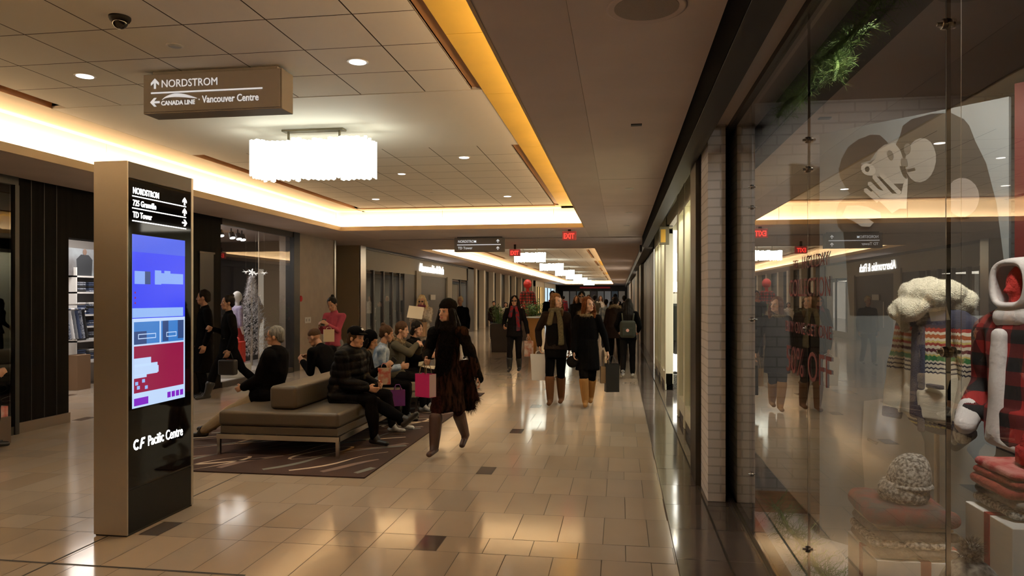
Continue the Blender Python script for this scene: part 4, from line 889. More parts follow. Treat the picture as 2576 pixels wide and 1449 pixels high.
for s_ in (-1, 1): g.cap((0, s_ * .10, .14 + z_), .04, (.12, s_ * .10, .10 + z_), .035)
g.remesh('shoes', FORM, m2, .01, 2, zmin=.012)
g = MB(); g.cap((0, 0, 1.12 + z_), .18, (0, 0, 1.50 + z_), .18, side=(0, 1, 0), ss=1.12, sv=.68); g.cap((0, 0, 1.06 + z_), .185, (0, 0, 1.2 + z_), .185, side=(0, 1, 0), ss=1.1, sv=.75, flat=True); g.cap((0, -.16, 1.52 + z_), .08, (0, .16, 1.52 + z_), .08)
for s_ in (-1, 1): g.cap((0, s_ * .215, 1.50 + z_), .078, (-.01, s_ * .27, 1.27 + z_), .068); g.cap((-.01, s_ * .27, 1.27 + z_), .068, (.10, s_ * .22, 1.16 + z_), .058)
tor = g.remesh('plaid_shirt', PLAID, m2, .010, 3, wrinkle=.010, wscale=11)
g = MB(); g.cap((.12, -.03, 1.10 + z_), .05, (.12, -.015, 1.50 + z_), .04, side=(0, 1, 0), ss=1, sv=.7); g.cap((.10, -.06, 1.08 + z_), .05, (.08, .12, 1.05 + z_), .045, side=(0, 0, 1), ss=.6, sv=1)
for s_ in (-1, 1): g.cap((.09, s_ * .225, 1.17 + z_), .055, (.14, s_ * .20, 1.11 + z_), .042)
g.remesh('hoodie', HOODIE, m2, .009, 3, wrinkle=.006, wscale=14)
mb = MB(); n_ = 40; c_ = Vector((.0, 0, 1.69 + z_)); vs = []
for i in range(15):
    t = math.radians(48 + 132 * i / 14)
    for j in range(n_):
        f = 2 * PI * j / n_; vs.append((c_.x + .130 * math.cos(t) + .01, c_.y + .105 * math.sin(t) * math.cos(f), c_.z + .110 * math.sin(t) * math.sin(f) + .02 * math.cos(t) + .012 * math.sin(3 * f) * math.sin(t)))
mb.add(vs, [(i * n_ + j, i * n_ + (j + 1) % n_, (i + 1) * n_ + (j + 1) % n_, (i + 1) * n_ + j) for i in range(14) for j in range(n_)])
hood = mb.build('hood', HOODIE, m2, smooth=True); sm_ = hood.modifiers.new('t', 'SOLIDIFY'); sm_.thickness = .022
g = MB(); g.cap((-.05, -.07, 1.57 + z_), .085, (-.05, .07, 1.57 + z_), .085); g.cap((.06, -.05, 1.57 + z_), .05, (.06, .05, 1.57 + z_), .05); g.remesh('hood_collar', HOODIE, m2, .009, 3, wrinkle=.005, wscale=16)
g = MB(); g.ell((.015, 0, 1.70 + z_), (.080, .068, .092), 20); g.cap((.04, 0, 1.65 + z_), .046, (.048, 0, 1.635 + z_), .04); g.cap((.09, 0, 1.695 + z_), .011, (.103, 0, 1.675 + z_), .012); g.remesh('head', REDF, m2, .007, 2)
# small rustic mannequin hand with patterned mitten between the two forms
mt = empty('patterned_mitten', (1.50, 3.43, 1.0), label='black and white patterned mitten hanging between the two window mannequins', cat='mitten')
MB().cap((0, 0, .14), .045, (0, 0, .02), .05, side=(0, 1, 0), ss=1, sv=.45).cap((.0, .04, .06), .016, (0, .065, -.01), .014).remesh('mitten_body', K9, mt, .006, 2)
MB().tube([(0, 0, .16), (0, 0, 2.04)], .0012, n=5).build('hanging_thread', STEELT, mt)

# ---- pine garlands
PINE = mat('pine_green', (.07, .13, .03), .6, col2=(.20, .30, .08), vscale=30)
def garland(name, pts, rad, dens, lab, seed, grp=None):
    rr = random.Random(seed); mb = MB(); P = [Vector(p) for p in pts]
    mb.tube(P, .014, n=6)
    for a, b in zip(P[:-1], P[1:]):
        n = int((b - a).length * dens); ax = (b - a).normalized(); u, v = frame_for(ax)
        for k in range(n):
            c = a.lerp(b, rr.random()); t = rr.random() * 2 * PI; d = (u * math.cos(t) + v * math.sin(t) + ax * rr.uniform(-.5, .9)).normalized(); L = rad * rr.uniform(.5, 1.15)
            q = d.cross(Vector((rr.random(), rr.random(), rr.random()))).normalized(); tip = c + d * L
            mb.add([c - q * .0016, c + q * .0016, tip], [(0, 1, 2)], 0)
            for j in range(7):
                s0 = c.lerp(tip, .25 + .12 * j); dd = (d + q * rr.uniform(-1.1, 1.1) + d.cross(q) * rr.uniform(-1.1, 1.1)).normalized() * .035
                mb.add([s0 - q * .0012, s0 + q * .0012, s0 + dd], [(0, 1, 2)], 0)
    return mb.build(name, PINE, label=lab, cat='garland')
garland('pine_garland', [(1.06, 5.05 - .25 * k, 2.88 + .02 * math.sin(k * 1.7)) for k in range(17)], .12, 240, 'green pine garland along the top of the shop window behind the glass', 3)
garland('pine_spray', [(1.03, 3.72, 2.90), (1.04, 3.68, 2.83), (1.03, 3.62, 2.76), (1.02, 3.64, 2.70)], .085, 800, 'brightly lit pine spray hanging down from the window garland', 4)
garland('pine_garland', [(1.04, 5.1 - .22 * k, .22 + .02 * math.sin(k * 2.1)) for k in range(9)], .15, 260, 'pine garland lying on the display floor along the foot of the glass', 5)
for (x, y, tx, ty, tz, p, a) in ((1.25, 2.6, 1.55, 3.7, 1.4, 55, 40), (1.2, 2.2, 1.6, 3.1, 1.4, 60, 42), (1.15, 2.0, 1.15, 3.0, .7, 30, 34), (1.3, 1.9, 1.5, 2.8, 1.0, 40, 34), (1.28, 3.15, 1.03, 3.62, 2.78, 55, 24), (1.5, 3.0, 1.5, 4.5, 2.0, 105, 80), (1.3, 4.2, 1.2, 4.0, .12, 35, 70), (2.4, 3.0, 2.3, 3.9, 1.8, 18, 80)):
    l = spot('display_spot', (x, y, 3.0), p, (1.0, .93, .84), ang=a, rad=.04); aim(l, (tx, ty, tz))

# ---- white shop beyond the brick column
WSH = mat('shop_cream_paint', (.82, .79, .62), .5); WLIT = mat('lantern_lit', (.9, .9, .85), .4, emit=(1, .97, .88), es=5.0)
wf = empty('cream_shop_front', (.80, 8.5, 0), label='cream-framed shop front with bright open doorway beyond the brick column', cat='shop front')
def WF(x0, x1, y0, y1, z0, z1, m, nm, **k): return MB().box(x0 - .8, x1 - .8, y0 - 8.5, y1 - 8.5, z0, z1).build(nm, m, wf, **k)
for (a, b) in ((6.90, 7.2), (8.05, 8.20), (9.10, 9.25), (10.02, 10.25), (12.87, 13.15), (14.2, 14.35), (15.3, 15.45), (16.6, 16.9)): WF(.79, .93, a, b, 0, 3.08, WSH, 'upright', bevel=.012)
for (a, b) in ((6.9, 10.25), (12.87, 16.9)):
    WF(.80, .92, a, b, 2.78, 3.08, WSH, 'head_rail'); WF(.80, .92, a, b, .12, .30, WSH, 'sill'); WF(.81, .93, a, b, 0, .12, DKBR, 'plinth'); WF(.85, .856, a, b, .3, 2.78, GLASS, 'window_pane'); WF(1.12 + .3 * (a > 12), 1.18 + .3 * (a > 12), a + (.9 if a > 12 else 0), b, .0, 3.08, WSH, 'back_panel')
WF(.82, .90, 10.25, 12.87, 2.86, 3.08, WSH, 'door_head')
MB().box(1.18, 4.2, 6.9, 17.3, 3.0, 3.08).build('ceiling_shop_right', WSH, kind='structure')
MB().box(4.2, 4.3, 5.42, 17.3, 0, 3.08).box(.93, 4.2, 17.2, 17.3, 0, 3.08).box(.95, 4.2, 5.5, 6.9, 0, 3.08).box(.93, 4.2, 13.6, 13.7, 0, 3.08).build('wall_shop_right', mat('shop_white_warm', (.66, .64, .54), .6), kind='structure')
area('shop_right_light', (2.4, 11.0, 2.95), 2.2, 3.6, 120, (1, .94, .80)); area('shop_right_light', (1.02, 8.5, 2.9), .15, 3.0, 50, (1, .94, .8)); area('shop_right_light', (1.02, 15, 2.9), .15, 3.2, 50, (1, .94, .8))
sl = empty('wall_lantern', (.98, 13.5, 2.30), label='bright square lantern at the top of the cream shop doorway', cat='lamp')
MB().box(-.12, .12, -.08, .08, -.16, .16).build('lit_shade', WLIT, sl, bevel=.03); MB().box(-.05, .05, .06, .11, -.05, .05).build('wall_bracket', BLACK, sl)
for (zz, r, lab) in ((1.84, .10, 'small glowing globe lamp above the coat in the cream shop doorway'), (.46, .185, 'large glowing globe lamp low on the speckled plinth')):
    o = empty('globe_lamp', (1.00, 13.36, zz), label=lab, cat='lamp', group='globe lamps in the cream shop doorway')
    MB().ell((0, 0, 0), (r, r, r), 28).build('lit_globe', WLIT, o, smooth=True); MB().cap((0, .0, -r - .02), .04, (0, 0, -r + .02), .04, flat=True).build('collar', STEELT, o)
    if zz > 1: MB().box(-.015, .015, .05, .23, -.015, .015).build('wall_arm', STEELT, o)
tag(MB().box(.86, 1.22, 13.2, 13.58, 0, .25).build('speckled_plinth', mat('speckle', (.03, .03, .03), .4, col2=(.2, .2, .19), vscale=60), bevel=.004), 'low black speckled plinth inside the cream shop doorway', 'plinth')
ct = empty('coat_form', (1.06, 13.3, .25), label='dark coat on a form in the cream shop doorway', cat='mannequin')
g = MB(); g.cap((0, 0, .62), .15, (0, 0, 1.25), .14, side=(1, 0, 0), ss=1.0, sv=.6, flat=True); g.cap((-.10, 0, 1.24), .05, (.10, 0, 1.24), .05)
for s_ in (-1, 1): g.cap((s_ * .15, 0, 1.22), .045, (s_ * .19, -.02, .78), .04)
g.remesh('coat', mat('coat_dark_green', (.02, .025, .02), .8), ct, .012, 3, wrinkle=.005); MB().cap((.02, 0, .0), .035, (.0, 0, .68), .05).cap((-.07, 0, .0), .035, (-.05, 0, .68), .05).build('leg_form', BLACK, ct, smooth=True)
bs = empty('blade_sign', (.80, 12.3, 2.76), label='hanging shop blade sign with a gold letter block over the doorway', cat='sign')
MB().box(-.14, .02, -.02, .02, -.22, .09).build('sign_plate', mat('blade_olive', (.22, .20, .13), .5), bs, bevel=.004); MB().box(-.12, -.04, -.024, -.02, -.18, .04).build('gold_block', mat('gold_leaf', (.75, .45, .08), .35, metal=.6), bs); MB().box(-.02, .08, -.01, .01, .09, .12).build('bracket', BLACK, bs)

# ---- the far right row of shop fronts
RB = [mat('rb_tan', (.36, .27, .18), .5), mat('rb_dark', (.03, .025, .022), .5), mat('rb_cream', (.58, .53, .42), .5), mat('rb_grey', (.25, .25, .25), .5), mat('rb_brown', (.12, .07, .045), .5)]
RL = mat('rb_lit', (.7, .66, .55), .5, emit=(1, .93, .78), es=.8); RL2 = mat('rb_lit_cool', (.6, .65, .7), .5, emit=(.7, .85, 1), es=.8)
MB().box(.58, .78, 17.5, 88, 2.86, 3.1).build('trim_14', BLACK, kind='structure')
MB().box(1.0, 1.1, 17.3, 88, 0, 3.1).build('wall_right', RB[4], kind='structure')
y = 17.5; rr = random.Random(21); k = 0
while y < 84:
    w_ = min(rr.choice((.5, .8, 1.6, 2.4)) * (1 + (y - 17) / 40), 87.6 - y); typ = rr.choice((0, 1, 2, 3, 4, 'L', 'L', 'C', 1))
    m = RL if typ == 'L' else RL2 if typ == 'C' else RB[typ]
    dep = .74 if typ not in ('L', 'C') and w_ < 1.4 else .84
    tag(MB().box(dep, .995, y, y + w_ - .02, 0, 2.855).build('shop_front_bay', m), 'narrow shop front bay receding down the far right wall', 'shop front', 'shop front bays down the far right wall')
    y += w_; k += 1
hs = empty('hanging_lantern', (.58, 19.5, 2.98), label='small dark bracket lamp at the start of the far right shop fronts', cat='lamp')
MB().box(-.06, .0, -.05, .05, -.1, .08).build('lamp_box', DKBR, hs, bevel=.01); MB().cap((-.03, 0, -.1), .03, (-.03, 0, -.13), .035, flat=True).build('lens', TRIMW, hs)

# ================================================================ SEATING
LEATH = mat('taupe_leather', (.080, .062, .043), .42, bump=.15, bscale=30, spec=.5); LEATH2 = mat('taupe_leather_lit', (.42, .37, .27), .45, bump=.1, bscale=30); CHROME = mat('bench_steel', (.62, .56, .48), .22, metal=1.0)  # LEATH2: same leather, the light falling on it painted in as cream
rug = empty('patterned_rug', (-3.65, 9.1, 0), label='brown rug with cream and grey swirls under the seating', cat='rug')
MB().box(-1.35, 1.35, -2.9, 2.9, 0.001, .012).build('rug_pile', mat('rug_brown', (.060, .028, .022), .95, bump=.6, bscale=220, col2=(.036, .018, .014), vscale=1.2), rug)
mb = MB(); rr = random.Random(4)
def ribbon(pts, w_, m, z=.0135):
    P = [Vector((x, y, 0)) for x, y in pts]
    for i in range(len(P) - 1):
        def nrm(j):
            a = (P[min(j + 1, len(P) - 1)] - P[max(j - 1, 0)]); return Vector((-a.y, a.x, 0)).normalized()
        w0 = w_ * (.7 + .5 * math.sin(i * .6)); w1 = w_ * (.7 + .5 * math.sin((i + 1) * .6)); n0, n1 = nrm(i), nrm(i + 1)
        q = [P[i] + n0 * w0, P[i] - n0 * w0, P[i + 1] - n1 * w1, P[i + 1] + n1 * w1]
        if all(abs(p.x) < 1.34 and abs(p.y) < 2.88 for p in q): mb.add([(p.x, p.y, z) for p in q], [(0, 3, 2, 1)], m)
for k in range(20):
    x0 = -3.4 + .33 * k; a = rr.uniform(.10, .20); f = rr.uniform(2.2, 4.2); ph = rr.random() * 6
    ribbon([(x0 - 1.2 + .095 * j * 5.8 / 5 + a * math.sin(f * j * .14 + ph), -2.88 + .115 * j) for j in range(51)], (.020, .036, .030)[k % 3], (0, 1, 2)[k % 3])
for k in range(9):   # closed almond loops
    cx, cy = rr.uniform(-1.1, 1.1), -2.6 + .62 * k
    ribbon([(cx + .13 * math.sin(2 * PI * j / 20) + .18 * math.cos(2 * PI * j / 20), cy + .34 * math.cos(2 * PI * j / 20)) for j in range(21)], .018, 0)
mb.build('rug_swirls', [mat('rug_cream', (.55, .44, .33), .95), mat('rug_mauve', (.19, .13, .11), .95), mat('rug_grey', (.17, .18, .165), .95)], rug)

def bench(y0, y1, lab, lea, x0=-4.15, x1=-2.83, br=True, by0=.15):
    cx, cy = (x0 + x1) / 2, (y0 + y1) / 2; o = empty('lounge_bench', (cx, cy, .013), label=lab, cat='bench', group='lounge benches on the rug'); hx, hy = (x1 - x0) / 2, (y1 - y0) / 2
    g = MB().box(-hx, hx, -hy, hy, .30, .455).build('seat_cushion', lea, o, bevel=.035)
    MB().box(-hx + .015, hx - .015, -hy + .015, hy - .015, .215, .30).build('seat_base', lea, o, bevel=.012)
    MB().box(-hx - .01, hx + .01, -hy - .01, -hy + .02, .165, .215).box(-hx - .01, hx + .01, hy - .02, hy + .01, .165, .215).box(-hx - .01, -hx + .02, -hy, hy, .165, .215).box(hx - .02, hx + .01, -hy, hy, .165, .215).build('steel_frame', CHROME, o)
    for sx_ in (-1, 1):
        for sy_ in (-1, 1): MB().box(sx_ * (hx - .01) - .016, sx_ * (hx - .01) + .016, sy_ * (hy - .01) - .016, sy_ * (hy - .01) + .016, 0, .17).build('leg', CHROME, o)
    if br:
        MB().box(-.17, .13, -hy + by0, hy - .02, .455, .705).build('backrest', lea, o, bevel=.045)
    return o
bench(6.88, 9.35, 'near taupe leather double-sided lounge bench on steel legs', LEATH)
bench(9.72, 12.0, 'further cream-lit leather lounge bench behind the first, on the same rug', LEATH2)

# ================================================================ PEOPLE
def V(*a): return Vector(a)
def ik(p, t, l1, l2, hint):
    d = t - p; D = d.length
    if D > (l1 + l2) * .995: t = p + d * ((l1 + l2) * .995 / D); d = t - p; D = d.length
    a = (l1 * l1 - l2 * l2 + D * D) / (2 * D); h = math.sqrt(max(l1 * l1 - a * a, 0)); n = d.normalized(); hp = Vector(hint) - n * n.dot(Vector(hint))
    hp = hp.normalized() if hp.length > 1e-5 else frame_for(n)[0]
    return p + n * a + hp * h, t
SKINS = {'fair': (.50, .27, .17), 'tan': (.38, .19, .11), 'olive': (.30, .15, .085)}
def skin(k): return mat('skin_' + k, SKINS[k], .5, var=.04, vscale=20)
EYE_M = mat('eye_dark', (.02, .013, .01), .25); LIPM = mat('lip_rose', (.32, .09, .075), .45); BROWM = mat('brow_dark', (.05, .03, .02), .8); SCLERA = mat('eye_white', (.50, .46, .42), .3)

def hand(mb, w_, d, n, side, s=1.0, curl=.6, grip=False):
    """palm, five fingers and a thumb from wrist w_, pointing d, palm facing n; side = towards the thumb"""
    d = d.normalized(); n = (n - d * n.dot(d)).normalized(); u = d.cross(n).normalized()
    if u.dot(side) < 0: u = -u
    pal0, pal1 = w_ + d * .015 * s, w_ + d * .075 * s
    mb.cap(pal0, .030 * s, pal1, .038 * s, side=u, ss=1.0, sv=.42, n=12)
    for k, (off, L) in enumerate(((.028, .070), (.010, .078), (-.009, .072), (-.027, .056))):
        b = pal1 + u * off * s + d * .012 * s; c1 = curl * (1 + .15 * k); r = .0088 * s
        d1 = (d * math.cos(c1 * .6) + n * math.sin(c1 * .6)); d2 = (d * math.cos(c1 * 1.5) + n * math.sin(c1 * 1.5)); d3 = (d * math.cos(c1 * 2.3) + n * math.sin(c1 * 2.3))
        p1 = b + d1 * L * .48 * s; p2 = p1 + d2 * L * .32 * s; p3 = p2 + d3 * L * .25 * s
        mb.cap(b, r * 1.1, p1, r, n=8); mb.cap(p1, r, p2, r * .95, n=8); mb.cap(p2, r * .95, p3, r * .85, n=8)
    t0 = w_ + d * .028 * s + u * .024 * s; t1 = t0 + (u * .75 + d * .6 + n * .25).normalized() * .036 * s; t2 = t1 + (d * .85 + u * .1 + n * (.45 if not grip else 1.0)).normalized() * .032 * s
    mb.cap(t0, .013 * s, t1, .011 * s, n=8); mb.cap(t1, .011 * s, t2, .009 * s, n=8)

def footframe(a, k):
    """direction out of the sole and direction of the toes"""
    sh = (a - k).normalized()
    if a.z < .14: return V(0, 0, -1), V(0, 1, 0)            # flat on the floor
    f = V(0, 1, 0) - sh * sh.y; f = f.normalized() if f.length > .2 else V(0, 0, 1); f = (f + V(0, .5, 0)).normalized()
    sh = (sh - f * sh.dot(f)).normalized(); return sh, f

def person(lab, x, y, face, H=1.70, sit=None, lean=0.0, yaw=0.0, nod=0.0, lh=None, rh=None, la=None, ra=None, lk=None, rk=None, twist=0.0,
           sk='fair', hair=None, hairm=None, coat=None, coatm=None, hem=.62, hemr=1.0, legm=None, shoem=None, boots=0.0, scarf=None, scarfm=None, hat=None, hatm=None,
           vox=.009, glasses=False, curl=(.6, .6), thin=1.0, group=None, puff=1.0, quilt=0, hood=None, hoodm=None, bare_shin=False, elb=(None, None), topm=None, wr=.008, female=True, handn=(None, None), feet=True, kneeh=None):
    s = H / 1.74; o = empty('person', (x, y, 0), math.radians(face - 90), lab, 'person', group); o['label'] = lab
    seat = sit is not None; pz = (sit + .072) if seat else .94 * s
    pel = V(0, 0, pz)
    R = Matrix.Rotation(-lean, 3, 'X')               # lean forward tips the trunk to +Y
    Tw = Matrix.Rotation(twist, 3, 'Z')
    ch = pel + R @ V(0, 0, .30 * s); nb = pel + R @ V(0, 0, .515 * s); neck_top = nb + R @ V(0, .015, .075 * s)
    HR = Matrix.Rotation(yaw, 3, 'Z') @ Matrix.Rotation(-nod, 3, 'X'); hc = neck_top + HR @ V(0, .015, .095 * s) # head centre at eye level
    sw = (.165 if female else .195) * s
    shl, shr = nb + Tw @ (R @ V(-sw, 0, -.055 * s)), nb + Tw @ (R @ V(sw, 0, -.055 * s))
    hipl, hipr = pel + V(-.088 * s, 0, -.02), pel + V(.088 * s, 0, -.02)
    ua, fa = .285 * s, .255 * s; th, sn = .43 * s, .42 * s
    lh = V(*lh) if lh else shl + V(-.06, .04, -.52 * s); rh = V(*rh) if rh else shr + V(.06, .04, -.52 * s)
    el, lw = ik(shl, lh, ua, fa, elb[0] or (-.35, -1, -.25)); er, rw = ik(shr, rh, ua, fa, elb[1] or (.35, -1, -.25))
    ah = .085 * s
    if la is None: la = (-.10, .38, ah) if seat else (-.09, 0, ah)
    if ra is None: ra = (.10, .38, ah) if seat else (.09, 0, ah)
    kl, al = ik(hipl, V(*la), th, sn, lk or (0, 1, .25 if seat else 0)); kr, ar = ik(hipr, V(*ra), th, sn, rk or (0, 1, .25 if seat else 0))
    hs = s * 1.0; side = Tw @ V(1, 0, 0)
    # ---------------- one continuous body
    g = MB(); t = thin
    g.cap(pel, .125 * s * t, ch, .125 * s * t, side=V(1, 0, 0), ss=1.08, sv=.74); g.cap(ch, .13 * s * t, nb - R @ V(0, 0, .07), .115 * s * t, side=side, ss=1.12, sv=.72)
    g.cap(shl, .052 * s, shr, .052 * s, n=12); g.cap(nb - R @ V(0, 0, .04), .052 * s, neck_top + V(0, 0, .02), .048 * s)
    for sh_, e, w_ in ((shl, el, lw), (shr, er, rw)): g.cap(sh_, .048 * s, e, .037 * s, n=12); g.cap(e, .037 * s, w_, .025 * s, n=12)
    for hp, k, a in ((hipl, kl, al), (hipr, kr, ar)): g.cap(hp, .082 * s * t, k, .055 * s * t, n=12); g.cap(k, .055 * s * t, k.lerp(a, .35), .056 * s * t, n=12); g.cap(k.lerp(a, .35), .056 * s * t, a, .036 * s, n=12)
    H_ = lambda vx, vy, vz: hc + HR @ (V(vx, vy, vz) * hs)
    g.ell(H_(0, -.012, .035), (.074 * hs, .094 * hs, .088 * hs), 20, rot=HR); g.cap(H_(0, .025, -.005), .062 * hs, H_(0, .035, -.045), .050 * hs, n=14); g.cap(H_(-.022, .052, -.075), .030 * hs, H_(.022, .052, -.075), .030 * hs, n=12)
    g.cap(H_(0, .055, -.09), .022 * hs, H_(0, .06, -.092), .022 * hs, n=10); g.cap(H_(0, .083, .012), .0085 * hs, H_(0, .100, -.026), .0125 * hs, n=10); g.cap(H_(-.013, .088, -.030), .008 * hs, H_(.013, .088, -.030), .008 * hs, n=8)
    g.cap(H_(-.035, .073, .026), .010 * hs, H_(.035, .073, .026), .010 * hs, n=8); g.cap(H_(-.018, .080, -.060), .0085 * hs, H_(.018, .080, -.060), .0085 * hs, n=8)
    for e in (-1, 1): g.ell(H_(e * .078, -.006, -.008), (.010 * hs, .019 * hs, .030 * hs), 10, rot=HR); g.ell(H_(e * .042, .052, -.030), (.024 * hs, .022 * hs, .022 * hs), 10, rot=HR)
    dl_, dr_ = (lw - el).normalized(), (rw - er).normalized()
    nl = V(*handn[0]) if handn[0] else V(1, .1, 0); nr = V(*handn[1]) if handn[1] else V(-1, .1, 0)
    hv = max(1.0, vox / .0085)
    hand(g, lw, dl_, nl, V(0, 1, .2), s * min(1.12, hv), curl[0]); hand(g, rw, dr_, nr, V(0, 1, .2), s * min(1.12, hv), curl[1])
    for a, k in ((al, kl), (ar, kr)):
        sh, f = footframe(a, k); g.cap(a + sh * .02 - f * .015, .030 * s, a + sh * .040 * s + f * .115 * s, .022 * s, n=10)
    HI = HR.inverted()
    def paint(c):
        q = (c - np.array(hc)) @ np.array(HI).T / hs; r = np.zeros(len(c)); f = q[:, 1] > .05
        for e in (-1, 1):
            r[f & ((((q[:, 0] - e * .031) / .0155) ** 2 + ((q[:, 2] - .006) / .0085) ** 2) < 1)] = 1
            r[f & ((((q[:, 0] - e * .033) / .021) ** 2 + ((q[:, 2] - .028) / .0055) ** 2) < 1)] = 3
        r[f & (((q[:, 0] / .024) ** 2 + ((q[:, 2] + .061) / .0105) ** 2) < 1)] = 2
        return r
    bo = g.remesh('body', [skin(sk), EYE_M, LIPM, BROWM, SCLERA], o, vox, 2)
    g = MB(); q8 = 8 if vox > .0105 else 12
    for e in (-1, 1):
        g.ell(H_(e * .031, .0745, .004), (.0150 * hs, .0075 * hs, .0085 * hs), q8, m=4, rot=HR); g.ell(H_(e * .031, .0790, .004), (.0075 * hs, .0050 * hs, .0075 * hs), q8, m=1, rot=HR)
        g.cap(H_(e * .046, .072, .010), .0024 * hs, H_(e * .018, .080, .0125), .0024 * hs, n=6, m=1)
        g.cap(H_(e * .016, .0835, .0255), .0032 * hs, H_(e * .047, .0740, .0275), .0024 * hs, n=6, m=3)
    g.cap(H_(-.018, .0850, -.0555), .0042 * hs, H_(.018, .0850, -.0555), .0042 * hs, n=8, m=2); g.cap(H_(-.013, .0855, -.0640), .0052 * hs, H_(.013, .0855, -.0640), .0052 * hs, n=8, m=2)
    fx = g.mesh('fx', [skin(sk), EYE_M, LIPM, BROWM, SCLERA]); fx.polygons.foreach_set('use_smooth', [True] * len(fx.polygons))
    bm = bmesh.new(); bm.from_mesh(bo.data); bm.from_mesh(fx); bm.to_mesh(bo.data); bm.free(); bpy.data.meshes.remove(fx)
    # ---------------- trousers or tights
    if legm:
        g = MB(); e = .010 * s
        g.cap(pel + V(0, 0, .05), .135 * s * t, pel + V(0, 0, -.03), .14 * s * t, side=V(1, 0, 0), ss=1.05, sv=.80)
        for hp, k, a in ((hipl, kl, al), (hipr, kr, ar)):
            end = k.lerp(a, min(.97, 1.12 - boots)) if boots > .3 else k.lerp(a, .62) if bare_shin else a + (a - k).normalized() * -.02
            g.cap(hp, .094 * s * t, k, .070 * s * t, n=12); g.cap(k, .066 * s * t, k.lerp(a, .35), .069 * s * t, n=12); g.cap(k.lerp(a, .35), .069 * s * t, end, .054 * s, n=12)
        g.remesh('trousers', legm, o, vox * 1.15, 2, wrinkle=wr * .7, wscale=13, zmin=.03)
    # ---------------- footwear, one each
    if shoem:
        for a, k in ((al, kl), (ar, kr)):
            g = MB(); sh, f = footframe(a, k)
            u_ = f.cross(sh if abs(sh.dot(f)) < .9 else V(0, 0, -1)); heel = a + sh * .030 * s - f * .035 * s; toe = a + sh * .048 * s + f * .155 * s
            g.cap(heel, .040 * s, toe, .034 * s, side=u_, ss=1.05, sv=.85, n=14); g.cap(a - sh * .03, .044 * s, a + f * .03 + sh * .02, .042 * s, n=12)
            if boots: g.cap(a.lerp(k, boots), .077 * s, a.lerp(k, .3), .064 * s, n=14); g.cap(a.lerp(k, .3), .064 * s, a, .052 * s, n=14)
            zm = None if (a.z > .16) else .013 if (seat) else .001
            g.remesh('boot' if boots else 'shoe', shoem, o, vox * .9, 2, zmin=zm)
    # ---------------- top / coat
    cm = coatm
    if cm:
        g = MB(); p = puff; tr = .150 * s * t * p
        g.cap(pel + V(0, 0, .06), tr * .98, ch, tr, side=V(1, 0, 0), ss=1.08, sv=.80); g.cap(ch, tr, nb - R @ V(0, 0, .08), tr * .90, side=side, ss=1.12, sv=.80)
        g.cap(shl, .066 * s * p, shr, .066 * s * p, n=12); g.cap(nb - R @ V(0, 0, .06), .085 * s, nb + R @ V(0, 0, .005), .068 * s)
        for sh_, e, w_ in ((shl, el, lw), (shr, er, rw)): g.cap(sh_, .066 * s * p, e, .056 * s * p, n=12); g.cap(e, .056 * s * p, w_.lerp(e, .06), .042 * s * p, n=12)
        if not seat:
            hz = hem * s
            mid = (kl + kr) / 2; bot = V((al.x + kl.x + ar.x + kr.x) / 8, mid.y * .35, hz)
            g.cap(pel + V(0, 0, .10), .150 * s * t * p, bot, .175 * s * hemr * p, side=V(1, 0, 0), ss=1.08, sv=.88, flat=True, n=20)
        else:
            g.cap(pel, .165 * s * t * p, pel + V(0, .06, -.02), .15 * s * t * p, side=V(1, 0, 0), ss=1.12, sv=.7)
            if hem < .7:
                for hp, k in ((hipl, kl), (hipr, kr)): g.cap(hp, .105 * s, hp.lerp(k, .65), .09 * s, n=12)
        if hood: 
            g.cap(nb + R @ V(-.07, -.05, -.005), .060 * s, nb + R @ V(.07, -.05, -.005), .060 * s); g.cap(nb + R @ V(0, -.08, .00), .075 * s, nb + R @ V(0, -.10, -.08), .06 * s)
            g.cap(nb + R @ V(-.085, -.02, .0), .04 * s, nb + R @ V(-.05, .06, -.03), .034 * s); g.cap(nb + R @ V(.085, -.02, .0), .04 * s, nb + R @ V(.05, .06, -.03), .034 * s)
        co_ = g.remesh(coat or 'coat', cm, o, vox * 1.15, 3, wrinkle=wr, wscale=12)
        me = co_.data; n = len(me.vertices)
        if n:
            co = np.empty(n * 3); no = np.empty(n * 3); me.vertices.foreach_get('co', co); me.vertices.foreach_get('normal', no); co = co.reshape(-1, 3); no = no.reshape(-1, 3)
            if quilt: co = co + no * ((np.abs(np.sin(co[:, 2] * PI / quilt + co[:, 0] * 2)) - .6) * .011)[:, None]
            # the front closing: a shallow overlapping flap down the middle
            f = (no[:, 1] > .3) & (np.abs(co[:, 0] - .012) < .03) & (co[:, 2] < nb.z - .06); co = co + no * (f * .006)[:, None]
            me.vertices.foreach_set('co', co.ravel()); me.update()
        if hood == 'fur':
            g = MB(); 
            pts = [nb + R @ V(.115 * math.sin(a), -.045 + .105 * math.cos(a) * -1, .02 + .03 * math.cos(a)) for a in [2 * PI * k / 12 for k in range(13)]]
            for a, b in zip(pts[:-1], pts[1:]): g.cap(a, .034 * s, b, .034 * s, n=8)
            ft = g.remesh('fur_trim', hoodm, o, vox, 1, wrinkle=.012, wscale=60); fur(ft, 1800, .035, hoodm, 'fur_strands', .3, w_=.002)
